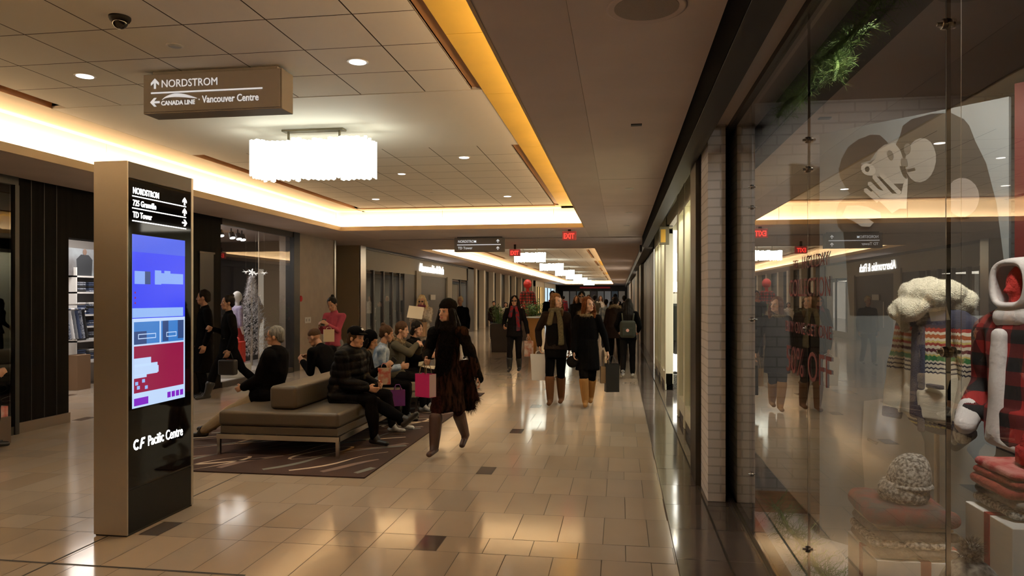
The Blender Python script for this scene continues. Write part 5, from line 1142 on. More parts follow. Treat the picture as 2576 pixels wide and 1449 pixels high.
    # ---------------- scarf
    if scarf:
        g = MB(); r = .036 * s
        pts = [nb + R @ V(.085 * s * math.sin(a), .01 + .075 * s * math.cos(a), .025 + .012 * math.cos(a)) for a in [2 * PI * k / 10 for k in range(11)]]
        for a, b in zip(pts[:-1], pts[1:]): g.cap(a, r, b, r, n=10)
        if scarf == 'long':
            g.cap(nb + R @ V(-.05, .10, 0), .04, ch + R @ V(-.085, .125, .0), .05, side=V(1, 0, 0), ss=1, sv=.5); g.cap(ch + R @ V(-.085, .125, 0), .05, pel + V(-.10, .15, .02), .055, side=V(1, 0, 0), ss=1, sv=.5); 
            g.cap(nb + R @ V(.05, .10, 0), .04, ch + R @ V(.075, .125, .03), .045, side=V(1, 0, 0), ss=1, sv=.5)
        if scarf == 'huge':
            g.cap(nb + R @ V(-.03, .08, 0), .06, ch + R @ V(-.02, .10, .0), .075, side=V(1, 0, 0), ss=1.15, sv=.45); g.cap(ch + R @ V(-.02, .10, 0), .07, pel + V(.03, .11, -.02), .075, side=V(1, 0, 0), ss=1.1, sv=.4)
            for a, b in zip(pts[:-1], pts[1:]): g.cap(a + V(0, 0, -.05), r * 1.35, b + V(0, 0, -.05), r * 1.35, n=10)
        so = g.remesh('scarf', scarfm, o, vox, 2, wrinkle=.010, wscale=26, wst=(1, 1, .5))
        if scarf == 'huge': fur(so, 6000, .038, scarfm, 'fur_strands', 1.0, zr=(0, nb.z - .01), w_=.002)
    # ---------------- hair
    if hair:
        g = MB()
        g.ell(H_(0, -.022, .045), (.084 * hs, .100 * hs, .092 * hs), 18, rot=HR)
        if hair == 'short': g.cap(H_(0, -.055, .0), .068 * hs, H_(0, -.065, -.03), .055 * hs)
        if hair in ('long', 'wavy', 'verylong'):
            L = {'long': .30, 'wavy': .27, 'verylong': .48}[hair]; back = nb + R @ V(0, -.11, -.02)
            for sx_, fy in ((-.065, -.03), (.065, -.03), (-.03, -.07), (.03, -.07), (0, -.08), (-.078, .012), (.078, .012)):
                a = H_(sx_, fy, .02); drop = L * (1.0 if fy < 0 else .8); fwd = -.10 if fy < -.02 else .035
                b = V(a.x + sx_ * .25, nb.y + fwd, a.z - drop * .55); c = V(b.x + sx_ * .18, nb.y + fwd * 1.25, a.z - drop)
                g.cap(a, .034 * hs, b, .040 * hs, n=10); g.cap(b, .040 * hs, c, .024 * hs, n=10)
        if hair == 'bun': g.cap(H_(0, -.055, .0), .060 * hs, H_(0, -.065, -.02), .05 * hs); g.ell(H_(0, -.075, .125), (.035 * hs, .035 * hs, .032 * hs), 12)
        if hair == 'bob':
            for sx_ in (-.07, .07, 0): g.cap(H_(sx_, -.03 if sx_ else -.07, .01), .035 * hs, H_(sx_ * 1.05, -.03 if sx_ else -.075, -.09), .030 * hs)
        if hair == 'buzz': g = MB(); g.ell(H_(0, -.020, .048), (.0785 * hs, .0965 * hs, .081 * hs), 18, rot=HR)
        # keep the face clear: push hair points out of the face zone
        hm = g.remesh('hair', hairm, o, vox * .9, 2, wrinkle=.007 if hair != 'buzz' else .0, wscale=34, wst=(1, 1, .25))
        me = hm.data; n = len(me.vertices); co = np.empty(n * 3); me.vertices.foreach_get('co', co); co = co.reshape(-1, 3)
        q = (co - np.array(hc)) @ np.array(HI).T / hs
        lim = {'buzz': .058}.get(hair, .048)
        m = (q[:, 2] < lim) & (q[:, 2] > -.13) & (np.abs(q[:, 0]) < .068)
        ymax = np.where(np.abs(q[:, 0]) < .05, .02, .048); q[:, 1] = np.where(m, np.minimum(q[:, 1], ymax), q[:, 1])
        co = (q * hs) @ np.array(HR).T + np.array(hc); me.vertices.foreach_set('co', co.ravel()); me.update()
    if hat:
        g = MB()
        if hat == 'cap':
            g.ell(H_(0, -.012, .062), (.090 * hs, .106 * hs, .080 * hs), 20, rot=HR); g.cap(H_(0, .08, .062), .068 * hs, H_(0, .125, .052), .058 * hs, side=HR @ V(1, 0, 0), ss=1.0, sv=.13)
            hobj = g.remesh('cap', hatm, o, vox * .8, 2)
            MB().box(-.016, .016, 0, .004, -.012, .014).build('cap_emblem', WHITE_P if False else mat('emblem_white', (.7, .7, .7), .6), hobj).matrix_local = Matrix.Translation(H_(0, .079, .108)) @ HR.to_4x4() @ Matrix.Rotation(.75, 4, 'X')
            me = hobj.data
        if hat == 'knit': g.ell(H_(0, -.025, .065), (.096 * hs, .112 * hs, .098 * hs), 20, rot=HR); g.cap(H_(0, -.07, .03), .075 * hs, H_(0, -.085, .075), .07 * hs); hobj = g.remesh('knit_hat', hatm, o, vox * .8, 2, wrinkle=.004, wscale=60)
        if hat == 'hood':
            g.ell(H_(0, -.035, .03), (.100 * hs, .115 * hs, .118 * hs), 20, rot=HR); g.cap(H_(0, -.05, -.05), .085 * hs, nb + R @ V(0, -.05, .02), .085 * hs); hobj = g.remesh('hood', hatm, o, vox * .9, 2, wrinkle=.004, wscale=20)
        me = hobj.data; n = len(me.vertices); co = np.empty(n * 3); me.vertices.foreach_get('co', co); co = co.reshape(-1, 3); q = (co - np.array(hc)) @ np.array(HI).T / hs
        lim = {'cap': .050, 'knit': .040, 'hood': .055}[hat]
        m = (q[:, 2] < lim) & (np.abs(q[:, 0]) < .09) & (q[:, 2] > -.12)
        if hat == 'cap': q[:, 2] = np.where(q[:, 2] < .040, .040, q[:, 2])
        else: q[:, 1] = np.where(m, np.minimum(q[:, 1], .028), q[:, 1])
        if hat == 'knit': q[:, 2] = np.where((q[:, 1] < .03) & (q[:, 2] < -.05), -.05, q[:, 2])
        co = (q * hs) @ np.array(HR).T + np.array(hc); me.vertices.foreach_set('co', co.ravel()); me.update()
    if glasses:
        g = MB()
        for e in (-1, 1):
            g.tube([H_(e * .034 + .022 * math.cos(a), .098, .004 + .016 * math.sin(a)) for a in [2 * PI * k / 12 for k in range(13)]], .0022, n=6); g.tube([H_(e * .056, .095, .006), H_(e * .080, .0, .004)], .0022, n=6)
            if glasses == 'dark': g.ell(H_(e * .034, .098, .004), (.022 * hs, .003, .016 * hs), 12, rot=HR)
        g.tube([H_(-.012, .099, .006), H_(.012, .099, .006)], .0022, n=6); g.build('glasses', BLACK, o, smooth=True)
    M = o.matrix_basis.copy() if False else Matrix.Translation((x, y, 0)) @ Matrix.Rotation(math.radians(face - 90), 4, 'Z')
    return o, {'lw': M @ lw, 'rw': M @ rw, 'ld': (M.to_3x3() @ dl_), 'rd': (M.to_3x3() @ dr_), 'hc': M @ hc, 'nb': M @ nb, 'M': M, 'pel': M @ pel, 'kl': M @ kl, 'kr': M @ kr, 'HR': HR}

# ---------------------------------------------------------------- cloth colours
def cloth(n, c, c2=None, s=30, b=.3, bs=90, st=None, rough=.92): return mat(n, c, rough, col2=c2, vscale=s, bump=b, bscale=bs, stretch=st, spec=.05)
BLK = cloth('cloth_black_wool', (.0028, .0026, .0028)); BLK2 = cloth('puffer_black', (.0055, .005, .005), rough=.55); CHAR = cloth('cloth_charcoal', (.0075, .007, .0075)); KHA = cloth('cloth_khaki', (.30, .235, .155)); OLV = cloth('scarf_olive', (.12, .095, .05), (.08, .062, .035), 60)
DBR = cloth('jacket_dark_brown', (.016, .010, .008)); BUR = cloth('tights_burgundy', (.035, .010, .009), (.015, .006, .006), 40); FURP = cloth('fur_patterned', (.005, .003, .0025), (.042, .018, .012), 10, 1.0, 140, (3.5, 3.5, .7)); FURB = cloth('fur_black', (.003, .003, .003), (.009, .007, .006), 50, 1.0, 160)
SUE = cloth('suede_tan', (.33, .17, .06)); SUEB = cloth('boot_brown', (.14, .065, .03)); BTB = mat('boot_black', (.012, .010, .009), .45); BTR = mat('boot_dark_red_brown', (.05, .02, .013), .5); SNK = mat('sneaker_white', (.62, .62, .62), .6, col2=(.05, .05, .06), vscale=7)
OLJ = cloth('parka_olive', (.075, .065, .045)); FURT = cloth('fur_tan', (.32, .24, .14), (.18, .12, .07), 40, 1.0, 150); FURW = cloth('fur_cream', (.62, .55, .46), (.40, .33, .26), 20, 1.0, 120); PNK = cloth('jacket_pink', (.28, .05, .075)); BLU = cloth('coat_pale_blue', (.12, .17, .25), (.40, .45, .52), 8); NVY = cloth('jean_navy', (.022, .026, .042)); GRYH = cloth('coat_grey', (.12, .115, .11))
H_GREY = cloth('hair_grey', (.26, .25, .23), (.14, .13, .12), 60, .6, 200, (1, 1, .3), .6); H_BLK = cloth('hair_black', (.010, .008, .007), b=.5, rough=.4); H_BRN = cloth('hair_brown', (.06, .032, .018), b=.5, rough=.5); H_BLO = cloth('hair_blonde_brown', (.17, .085, .035), (.08, .038, .016), 30, .5, 160, (3, 3, .3), .5); H_RED = cloth('hair_auburn', (.15, .048, .016), (.07, .02, .008), 30, .5, 160, (3, 3, .3), .5); H_PAL = cloth('hair_pale_blonde', (.62, .48, .28), (.45, .33, .18), 30, .5, 160, None, .5)
SCPAT = cloth('scarf_red_black', (.20, .012, .02), (.04, .035, .05), 14)

def tote(grip, w_, d_, h_, m, lab, rz=0.0, drop=.14, cat='shopping bag', hm=None, top=None, taper=1.0, m2=None):
    """an upright bag hanging by two loops from a hand at 'grip'"""
    o = empty('shopping_bag', grip, rz, lab, cat); z1 = -drop; z0 = z1 - h_; t = .003
    mb = MB(); a, b = w_ / 2 * taper, d_ / 2 * taper; A, B = w_ / 2, d_ / 2
    for s_ in (-1, 1):
        mb.add([(-a, s_ * b, z0), (a, s_ * b, z0), (A, s_ * B, z1), (-A, s_ * B, z1), (-a, s_ * (b - t), z0), (a, s_ * (b - t), z0), (A, s_ * (B - t), z1), (-A, s_ * (B - t), z1)], [(0, 1, 2, 3), (7, 6, 5, 4), (3, 2, 6, 7)], 0)
        mb.add([(s_ * a, -b, z0), (s_ * a, b, z0), (s_ * (A + .0), B, z1), (s_ * (A - .0), -B, z1), (s_ * (a - t), -b, z0), (s_ * (a - t), b, z0), (s_ * (A - t), B, z1), (s_ * (A - t), -B, z1)], [(0, 1, 2, 3), (7, 6, 5, 4), (3, 2, 6, 7)], 1 if m2 else 0)
    mb.box(-a, a, -b, b, z0 - .001, z0 + .004); mb.build('bag_body', [m, m2 or m], o)
    for s_ in (-1, 1): MB().tube([(-w_ * .25, s_ * B * .9, z1 - .02), (-w_ * .20, s_ * B * .6, -drop * .45), (-.02, s_ * .006, -.004), (.02, s_ * .006, -.004), (w_ * .20, s_ * B * .6, -drop * .45), (w_ * .25, s_ * B * .9, z1 - .02)], .004, n=6).build('handle', hm or m, o, smooth=True)
    return o

# ---------------------------------------------------------------- the walkers
p, q = person('person walking in black knit hat, huge black fur scarf and long patterned fur vest', -1.80, 7.34, 264, 1.60, yaw=-.38, rh=(.17, .20, 1.00), lh=(-.345, -.10, .70), ra=(.055, .27, .088), la=(-.09, -.30, .15), coatm=FURP, hem=.50, hemr=1.12, legm=BUR, shoem=BTR, boots=.78,
      scarf='huge', scarfm=FURB, hair='long', hairm=H_BLK, hat='knit', hatm=FURB, vox=.0072, curl=(.5, 1.1), wr=.016, elb=((-.6, -1, 0), (.5, -1, -.3)), puff=.98, thin=.90)
vt = MB().cap((-.14, -.10, .95), .10, (-.17, -.20, .46), .075, side=(1, 0, 0), ss=1, sv=.35).cap((-.10, -.16, .9), .08, (-.24, -.16, .55), .07, side=(1, 0, 0), ss=1, sv=.4).remesh('vest_tail', FURP, p, .010, 2, wrinkle=.014, wscale=14); fur(vt, 2600, .06, FURP, 'fur_strands', 1.2, w_=.0022)
MB().cap((.150, .02, 1.27), .074, (.22, -.02, 1.08), .054).cap((.22, -.02, 1.08), .054, (.185, .14, 1.01), .044).cap((-.150, .0, 1.27), .072, (-.24, -.05, 1.06), .05).cap((-.24, -.05, 1.06), .05, (-.325, -.09, .78), .038).remesh('sleeves', FURB, p, .010, 2, wrinkle=.008, wscale=30)
tote(q['rw'] + q['rd'] * .075, .20, .10, .235, mat('bag_magenta', (.55, .02, .16), .5), 'small magenta and pale pink shopping bag carried by the woman in the knit hat', math.radians(-28), drop=.12, m2=mat('bag_pale_pink', (.55, .40, .44), .5), hm=mat('cord_tan', (.3, .22, .12), .7))
p, q = person('person with long blonde-brown hair in an open brown jacket and olive scarf', -.98, 10.95, 268, 1.70, yaw=.95, rh=(.25, .02, .90), lh=(-.20, -.06, .85), ra=(.075, .10, .088), la=(-.07, -.12, .09), coatm=DBR, hem=.86, legm=BLK, shoem=SUEB, boots=.80, scarf='long', scarfm=OLV, hair='long', hairm=H_BLO, vox=.0085, elb=((-.6, -1, 0), (.9, -.8, 0)), wr=.010, puff=1.0)
g = MB(); g.cap((0, .03, 1.25), .13, (0, .045, .72), .165, side=(1, 0, 0), ss=1.02, sv=.80, flat=True); g.remesh('black_dress', BLK, p, .011, 2, wrinkle=.005)
for a in (.075, -.07): pass
MB().cap((.075, .07, .37), .066, (.075, .07, .405), .072, flat=True).cap((-.07, -.10, .37), .066, (-.07, -.10, .405), .072, flat=True).remesh('boot_cuffs', FURT, p, .009, 1, wrinkle=.006, wscale=60)
tote(q['rw'] + q['rd'] * .07, .30, .10, .40, mat('bag_white', (.62, .58, .54), .45), 'large white shopping bag carried by the woman in the olive scarf', math.radians(12), drop=.06, taper=.85)
p, q = person('person with wavy auburn hair in a long black coat and tan suede boots', -.49, 10.84, 272, 1.65, yaw=.75, rh=(.20, .12, .80), lh=(-.30, .03, .84), ra=(.03, .10, .088), la=(-.045, -.12, .12), coatm=BLK, hem=.58, hemr=1.0, legm=BLK, shoem=SUE, boots=.80, hair='wavy', hairm=H_RED, vox=.0085, hood='fur', hoodm=FURT, elb=((-.8, -.8, 0), (.7, -1, 0)), wr=.009, puff=1.04)
tote(q['lw'] + q['ld'] * .07 + Vector((.05, 0, 0)), .20, .12, .42, mat('bag_black_paper', (.012, .012, .013), .35), 'tall black shopping bag held by the woman in the black coat', .25, drop=.12)
tote(q['lw'] + q['ld'] * .07 + Vector((-.035, -.02, 0)), .17, .08, .25, mat('bag_brown_paper', (.22, .14, .07), .6), 'brown paper bag held in front of the tall black bag', .2, drop=.16)
hb = empty('handbag', q['rw'] + Vector((-.02, .0, -.02)), 0, 'dark round handbag held by the woman with auburn hair', 'handbag')
MB().ell((0, 0, -.13), (.10, .06, .09), 18).remesh('bag_body', BLK2, hb, .008, 2, wrinkle=.006, wscale=20); MB().tube([(-.05, 0, -.07), (-.03, 0, -.01), (.03, 0, -.01), (.05, 0, -.07)], .005, n=6).build('handle', BTB, hb, smooth=True)
p, q = person('person seen from behind with very long dark hair and a green backpack', .16, 14.75, 88, 1.63, lean=.10, nod=.55, lh=(-.20, .16, .95), rh=(.20, .16, .95), la=(-.10, -.16, .12), ra=(.09, .12, .088), coatm=BLK, hem=.84, legm=CHAR, shoem=SNK, hair='verylong', hairm=H_BLK, vox=.011, sk='tan')
bp = empty('backpack', q['M'] @ Vector((0, -.17, 1.02)), math.radians(-2), 'dark olive backpack on the back of the woman with very long hair', 'backpack')
MB().box(-.155, .155, -.16, .0, -.18, .16).build('main_body', mat('pack_olive', (.018, .021, .011), .7, bump=.3), bp, bevel=.05); MB().box(-.11, .11, -.19, -.15, -.14, .02).build('front_pocket', MATS['pack_olive'], bp, bevel=.018)
MB().lathe([(.001, 0), (.032, 0), (.032, .004), (.001, .004)], n=14).build('round_patch', mat('patch_pink', (.65, .35, .30), .6), bp).matrix_local = Matrix.Translation((.0, -.192, -.03)) @ Matrix.Rotation(PI / 2, 4, 'X')
for s_ in (-1, 1): MB().tube([(s_ * .10, -.01, .14), (s_ * .12, .10, .30), (s_ * .13, .22, .28), (s_ * .14, .20, .05), (s_ * .12, .04, -.14)], .014, n=6).build('shoulder_strap', MATS['pack_olive'], bp, smooth=True)
p, q = person('person in sunglasses with a red and black scarf and dark open coat', -2.31, 15.6, 270, 1.68, lh=(-.30, .06, .86), rh=(.22, .12, 1.02), ra=(.10, .10, .088), la=(-.09, -.1, .09), coatm=CHAR, hem=.80, legm=CHAR, shoem=BTB, boots=.5, scarf='long', scarfm=SCPAT, hair='long', hairm=H_BLK, glasses='dark', vox=.011, sk='tan')
tote(q['lw'] + q['ld'] * .07, .20, .12, .34, mat('bag_print', (.30, .10, .05), .5, col2=(.45, .38, .32), vscale=9), 'printed orange and white shopping bag held by the woman in sunglasses', .3, drop=.10)
p, q = person('person with glasses in a black jacket walking behind the auburn-haired woman', -.92, 17.3, 270, 1.78, coatm=BLK2, hem=.80, legm=BLK, shoem=BTB, hair='short', hairm=H_BLK, glasses='dark', vox=.012, sk='tan', female=False, ra=(.1, .18, .088), la=(-.1, -.2, .12))
p, q = person('person with dark hair and an orange collar walking behind the blonde woman', -1.90, 20.2, 270, 1.82, coatm=BLK, hem=.80, legm=NVY, shoem=BTB, hair='short', hairm=H_BLK, vox=.013, sk='tan', female=False, scarf='ring', scarfm=mat('scarf_orange', (.6, .18, .08), .8), ra=(.1, .18, .088), la=(-.1, -.2, .12))
p, q = person('person seen from behind in a bulky brown jacket with fur hood', -.12, 16.6, 80, 1.66, lean=.15, nod=.4, coatm=DBR, hem=.76, legm=BLK, shoem=BTB, hair='short', hairm=H_BLK, hood='fur', hoodm=FURT, vox=.012, puff=1.22, ra=(.1, .2, .088), la=(-.1, -.15, .12))
p, q = person('person with pale blonde hair in a cream fur coat reading a white sheet', -4.42, 15.6, 272, 1.70, nod=.30, lh=(-.10, .33, 1.26), rh=(.10, .33, 1.26), coatm=FURW, hem=.70, legm=NVY, shoem=BTB, hair='wavy', hairm=H_PAL, glasses='dark', scarf='ring', scarfm=mat('scarf_plum', (.16, .02, .05), .8), vox=.011, curl=(1.0, 1.0), wr=.014)
fur([c for c in KIDS[p.name] if c.name.startswith('coat')][0], 5000, .035, FURW, 'fur_strands', .6, w_=.003)
sh_ = empty('paper_sheet', (-4.44, 15.12, 1.32), math.radians(4), 'white sheet held up by the woman in the cream fur coat', 'paper'); MB().box(-.17, .17, -.002, .002, -.14, .14).build('sheet', mat('paper_cream', (.75, .68, .52), .6), sh_).rotation_euler = (-.35, .12, 0)
tote(Vector((-4.42, 15.30, 1.16)), .34, .13, .32, mat('bag_kraft', (.30, .18, .09), .6), 'brown kraft paper bag hanging in front of the woman in cream fur', 0, drop=.06)
p, q = person('person in a pink jacket looking down at a phone by the stone wall', -4.78, 11.45, 262, 1.66, puff=.88, thin=.92, nod=.45, lh=(-.06, .30, 1.20), rh=(.10, .28, 1.18), coatm=PNK, hem=.86, legm=GRYH, shoem=BTB, hair='bun', hairm=H_BLK, vox=.011, curl=(1.1, 1.1), sk='olive')
ph = tag(MB().box(-.036, .036, -.004, .004, -.07, .07).build('phone', BTB, bevel=.003), 'dark phone in the hands of the woman in pink', 'phone'); ph.location = (-4.82, 11.09, 1.235); ph.rotation_euler = (-.6, 0, 0)
tote(q['lw'] + q['ld'] * .05 + Vector((.06, -.02, -.06)), .17, .08, .20, mat('bag_tan_white', (.45, .33, .2), .6), 'white and tan bag on the arm of the woman in pink', .5, drop=.04, m2=mat('bag_white2', (.6, .56, .5), .6))
p, q = person('person in a long black coat standing half hidden behind the kiosk', -6.74, 10.80, 220, 1.76, yaw=-.3, coatm=BLK, hem=.42, legm=BLK, shoem=BTB, hair='short', hairm=H_BLK, vox=.011, female=False, sk='tan')
p, q = person('person in a black coat stepping past with one hand at the chest', -6.08, 10.40, 222, 1.67, yaw=.1, rh=(.12, .22, 1.15), lh=(-.24, .05, .85), ra=(.05, .34, .088), la=(-.05, -.48, .24), lk=(0, 1, -.2), coatm=BLK, hem=.72, legm=BLK, shoem=BTB, boots=.4, hair='bun', hairm=H_BLK, vox=.010, sk='olive', curl=(.6, 1.1))
hb = empty('handbag', q['lw'] + q['ld'] * .06, 0, 'dark handbag hanging from the arm of the woman stepping past in black', 'handbag')
MB().box(-.14, .14, -.06, .06, -.34, -.10).build('bag_body', BTB, hb, bevel=.03); MB().tube([(-.09, 0, -.11), (-.05, 0, .0), (.05, 0, .0), (.09, 0, -.11)], .006, n=6).build('handle', BTB, hb, smooth=True)

# ---------------------------------------------------------------- seated on the benches
SEAT = .460
p, q = person('grey-haired person in glasses and black jacket seated facing away from the walkway', -4.06, 7.78, 186, 1.70, sit=SEAT, lean=-.20, yaw=.12, nod=.06, lh=(-.13, .24, .62), rh=(.15, .26, .62), la=(-.12, .72, .10), ra=(.13, .80, .10), coatm=BLK, hem=.9, legm=KHA, shoem=BTB, hair='short', hairm=H_GREY, glasses=True, vox=.0085, female=False, puff=1.30, thin=1.12, scarf='ring', scarfm=mat('collar_grey', (.30, .27, .23), .8), wr=.010)
p, q = person('person with buzz-cut hair in black leaning forward on the far side of the bench', -3.78, 9.08, 162, 1.70, sit=SEAT, lean=.52, nod=.45, yaw=.2, lh=(-.10, .48, .78), rh=(.10, .48, .78), coatm=BLK, hem=.9, legm=BLK, shoem=BTB, hair='buzz', hairm=H_BRN, vox=.0095, female=False, sk='tan', puff=1.08)
p, q = person('person in black baseball cap and black puffer jacket seated with crossed legs', -3.12, 7.78, 346, 1.71, sit=SEAT, lean=.20, yaw=-.05, nod=.10, lh=(-.10, .36, .66), rh=(.10, .36, .64), ra=(.15, .50, .10), la=(.02, .88, .27), lk=(.1, .6, .9), coatm=BLK2, hem=.62, legm=BLK, shoem=BTB, hair='short', hairm=H_BRN, hat='cap', hatm=BLK, hood=True, vox=.0078, female=False, quilt=.085, puff=1.36, thin=1.1, wr=.014, sk='fair')
p, q = person('person in a dark hood looking at a phone beside the man in the cap', -3.14, 8.27, 4, 1.56, sit=SEAT, lean=.16, nod=.42, lh=(-.06, .32, .80), rh=(.08, .34, .82), ra=(.10, .44, .10), la=(-.10, .50, .10), coatm=BLK, hem=.9, legm=CHAR, shoem=SNK, hair='bob', hairm=H_BLK, hat='hood', hatm=BLK, vox=.009, curl=(1.1, 1.1), sk='fair')
ph = tag(MB().box(-.036, .036, -.004, .004, -.07, .07).build('phone', BTB, bevel=.003), 'phone held by the person in the dark hood on the bench', 'phone'); ph.location = (-2.73, 8.28, .86); ph.rotation_euler = (0, .7, 0)
fb = tote(Vector((-2.80, 8.22, .86)), .15, .12, .20, mat('bag_food', (.55, .45, .32), .6, col2=(.5, .05, .04), vscale=14), 'small red and cream food bag on the lap of the hooded person', .3, drop=.05)
tote(Vector((-2.66, 8.30, .60)), .17, .07, .19, mat('bag_purple', (.13, .02, .20), .5), 'purple shopping bag hanging by the knee of the hooded person', .5, drop=.07)
p, q = person('person with a hair bun in a pale blue coat seated on the near bench', -3.20, 9.10, 14, 1.62, sit=SEAT, lean=.15, nod=.2, lh=(-.08, .30, .72), rh=(.08, .30, .72), coatm=BLU, hem=.9, legm=BLK, shoem=BTB, hair='bun', hairm=H_BRN, vox=.010, sk='tan')
p, q = person('young person in an olive parka with fur hood eating on the further bench', -3.20, 9.86, 2, 1.64, sit=.47, lean=.12, nod=.12, lh=(-.02, .36, .96), rh=(.07, .34, .98), ra=(.10, .44, .10), la=(-.09, .46, .10), coatm=OLJ, hem=.9, legm=CHAR, shoem=SNK, hair='short', hairm=H_BRN, hood='fur', hoodm=FURT, vox=.009, curl=(1.3, 1.3), female=False, puff=1.08, elb=((-.9, -.2, -.5), (.9, -.2, -.5)))
p, q = person('dark-haired person with bare ankles and white sneakers on the further bench', -3.16, 10.50, 352, 1.62, sit=.47, lean=.10, nod=.25, lh=(-.08, .34, .74), rh=(.08, .36, .76), ra=(.10, .52, .10), la=(-.10, .46, .10), coatm=BLK, hem=.9, legm=CHAR, bare_shin=True, shoem=SNK, hair='bob', hairm=H_BLK, vox=.0095, sk='fair')
tote(Vector((-2.70, 10.5, .86)), .16, .10, .18, mat('bag_cream_food', (.5, .42, .3), .6), 'small cream takeaway bag held on the further bench', .2, drop=.04)
# a sitter by the dark shop glass at the very edge
st = tag(MB().box(-.22, .22, -.22, .22, 0, .44).build('cube_stool', mat('stool_dark', (.04, .035, .03), .5), bevel=.02, loc=(-7.0, 6.46, 0)), 'dark cube stool beside the black shop glass at the photo edge', 'stool')
p, q = person('sitting person in an olive sleeve at the extreme edge by the dark shop glass', -7.02, 6.50, 62, 1.70, sit=.445, lh=(-.10, .40, .80), rh=(.10, .42, .82), coatm=OLJ, hem=.9, legm=CHAR, shoem=BTB, hair='short', hairm=H_BLK, vox=.013, sk='fair')
tag(MB().box(-.14, .14, -.10, .10, 0, .12).build('shoe_box', mat('box_red_white', (.45, .06, .05), .5, col2=(.6, .5, .45), vscale=6), loc=(-7.0, 7.02, .30), bevel=.004), 'red and white box on the small stand by the dark shop glass', 'box')
tag(MB().box(-.16, .16, -.12, .12, 0, .30).build('low_stand', mat('stand_brown', (.10, .07, .05), .6), loc=(-7.0, 7.02, 0), bevel=.006), 'low brown stand holding the red and white box', 'stand')

# ---------------------------------------------------------------- people further off
FARP = [(-4.9, 27.5, 275, 1.50, DBR, NVY, 'short', H_BLK, 'small person in a dark jacket far down the left side of the walkway'), (-4.55, 28.3, 265, 1.45, FURW, CHAR, 'bob', H_BLK, 'small person in a white jacket beside the small dark-jacketed one'),
        (-4.15, 18.3, 268, 1.66, BLK, BLK, 'bun', H_PAL, 'person with a pale hat behind the woman in the knit hat')]
for (x, y, f, H, cm, lm, hr, hm, lb) in FARP: person(lb, x, y, f, H, coatm=cm, hem=.8, legm=lm, shoem=BTB, hair=hr, hairm=hm, vox=.016, sk='tan', ra=(.09, .15, .088), la=(-.09, -.15, .1))
FD = [(-1.45, 24, 272, 1.70, BLK, BLK, 'long', H_BRN, 'black coat and long brown hair'), (-.95, 27, 90, 1.72, GRYH, NVY, 'short', H_BLK, 'grey coat seen from behind'), (-.45, 23, 90, 1.58, BLU, NVY, 'short', H_BLK, 'pale blue coat seen from behind'),
      (-1.35, 31, 268, 1.75, CHAR, BLK, 'short', H_BRN, 'charcoal coat'), (-2.6, 29, 270, 1.66, PNK, NVY, 'long', H_BLK, 'pink coat'), (-.2, 30, 88, 1.78, BLK, CHAR, 'short', H_BLK, 'black coat seen from behind'),
      (-3.0, 34, 270, 1.70, DBR, BLK, 'bob', H_PAL, 'brown coat and pale hair'), (-1.0, 37, 272, 1.72, FURW, NVY, 'long', H_BRN, 'cream coat'), (.15, 26, 90, 1.70, CHAR, CHAR, 'short', H_BLK, 'charcoal coat seen from behind by the right shop fronts'),
      (-2.0, 40, 268, 1.76, BLK, NVY, 'short', H_BLK, 'black coat further back'), (-.4, 44, 270, 1.68, OLJ, BLK, 'bob', H_BRN, 'olive coat further back'), (-3.3, 42, 90, 1.72, SCPAT, BLK, 'short', H_BLK, 'red-black coat further back')]
for (x, y, f, H, cm, lm, hr, hm, lb) in FD:
    person('distant person in the crowd in ' + lb, x, y, f, H, coatm=cm, hem=.78, legm=lm, shoem=BTB, hair=hr, hairm=hm, vox=.019, sk='tan', ra=(.09, .18, .088), la=(-.09, -.16, .1), group='distant people in the crowd')

# ---------------------------------------------------------------- planters, pedestal, red figure
POTM = mat('planter_brown', (.045, .028, .020), .45)
LEAF = mat('leaf_green', (.06, .14, .03), .5, col2=(.12, .24, .06), vscale=10)
def planter(x, y, s, lab, seed, hgt=.84):
    o = empty('planter', (x, y, 0), math.radians(8), lab, 'planter', 'tall planters in the walkway'); a, b = .25 * s, .30 * s
    mb = MB(); v = [(-a, -a, 0), (a, -a, 0), (a, a, 0), (-a, a, 0), (-b, -b, hgt), (b, -b, hgt), (b, b, hgt), (-b, b, hgt)]
    mb.add(v, [(0, 3, 2, 1), (0, 1, 5, 4), (1, 2, 6, 5), (2, 3, 7, 6), (3, 0, 4, 7), (4, 5, 6, 7)]); mb.build('pot', POTM, o, bevel=.012)
    MB().box(-b * .9, b * .9, -b * .9, b * .9, hgt - .01, hgt + .012).build('soil', mat('soil', (.03, .02, .015), .95), o)
    rr = random.Random(seed); mb = MB()
    for k in range(60):
        t = rr.random() * 2 * PI; r0 = rr.random() * b * .7; L = rr.uniform(.30, .62) * s; out = rr.uniform(.1, .9)
        base = Vector((r0 * math.cos(t), r0 * math.sin(t), hgt)); tip = base + Vector((math.cos(t) * out * L * .7, math.sin(t) * out * L * .7, L * (1 - .35 * out)))
        pts = [base.lerp(tip, j / 5) + Vector((0, 0, .12 * L * math.sin(PI * j / 5))) for j in range(6)]
        mb.tube(pts, .004, n=4)
        for j in range(1, 6):
            for s_ in (-1, 1):
                d = Vector((rr.uniform(-1, 1), rr.uniform(-1, 1), rr.uniform(-.2, .7))).normalized() * .085 * s; q_ = d.cross(Vector((0, 0, 1))).normalized() * .018 * s
                mb.add([pts[j], pts[j] + d * .5 + q_, pts[j] + d, pts[j] + d * .5 - q_], [(0, 1, 2, 3)])
    mb.build('plant', LEAF, o); return o
planter(-3.62, 21.4, 1.0, 'tall square brown planter of leafy greens left of the woman in sunglasses', 1)
planter(-3.12, 25.6, 1.15, 'second tall planter with bushy greens behind the red figure', 2, .9)
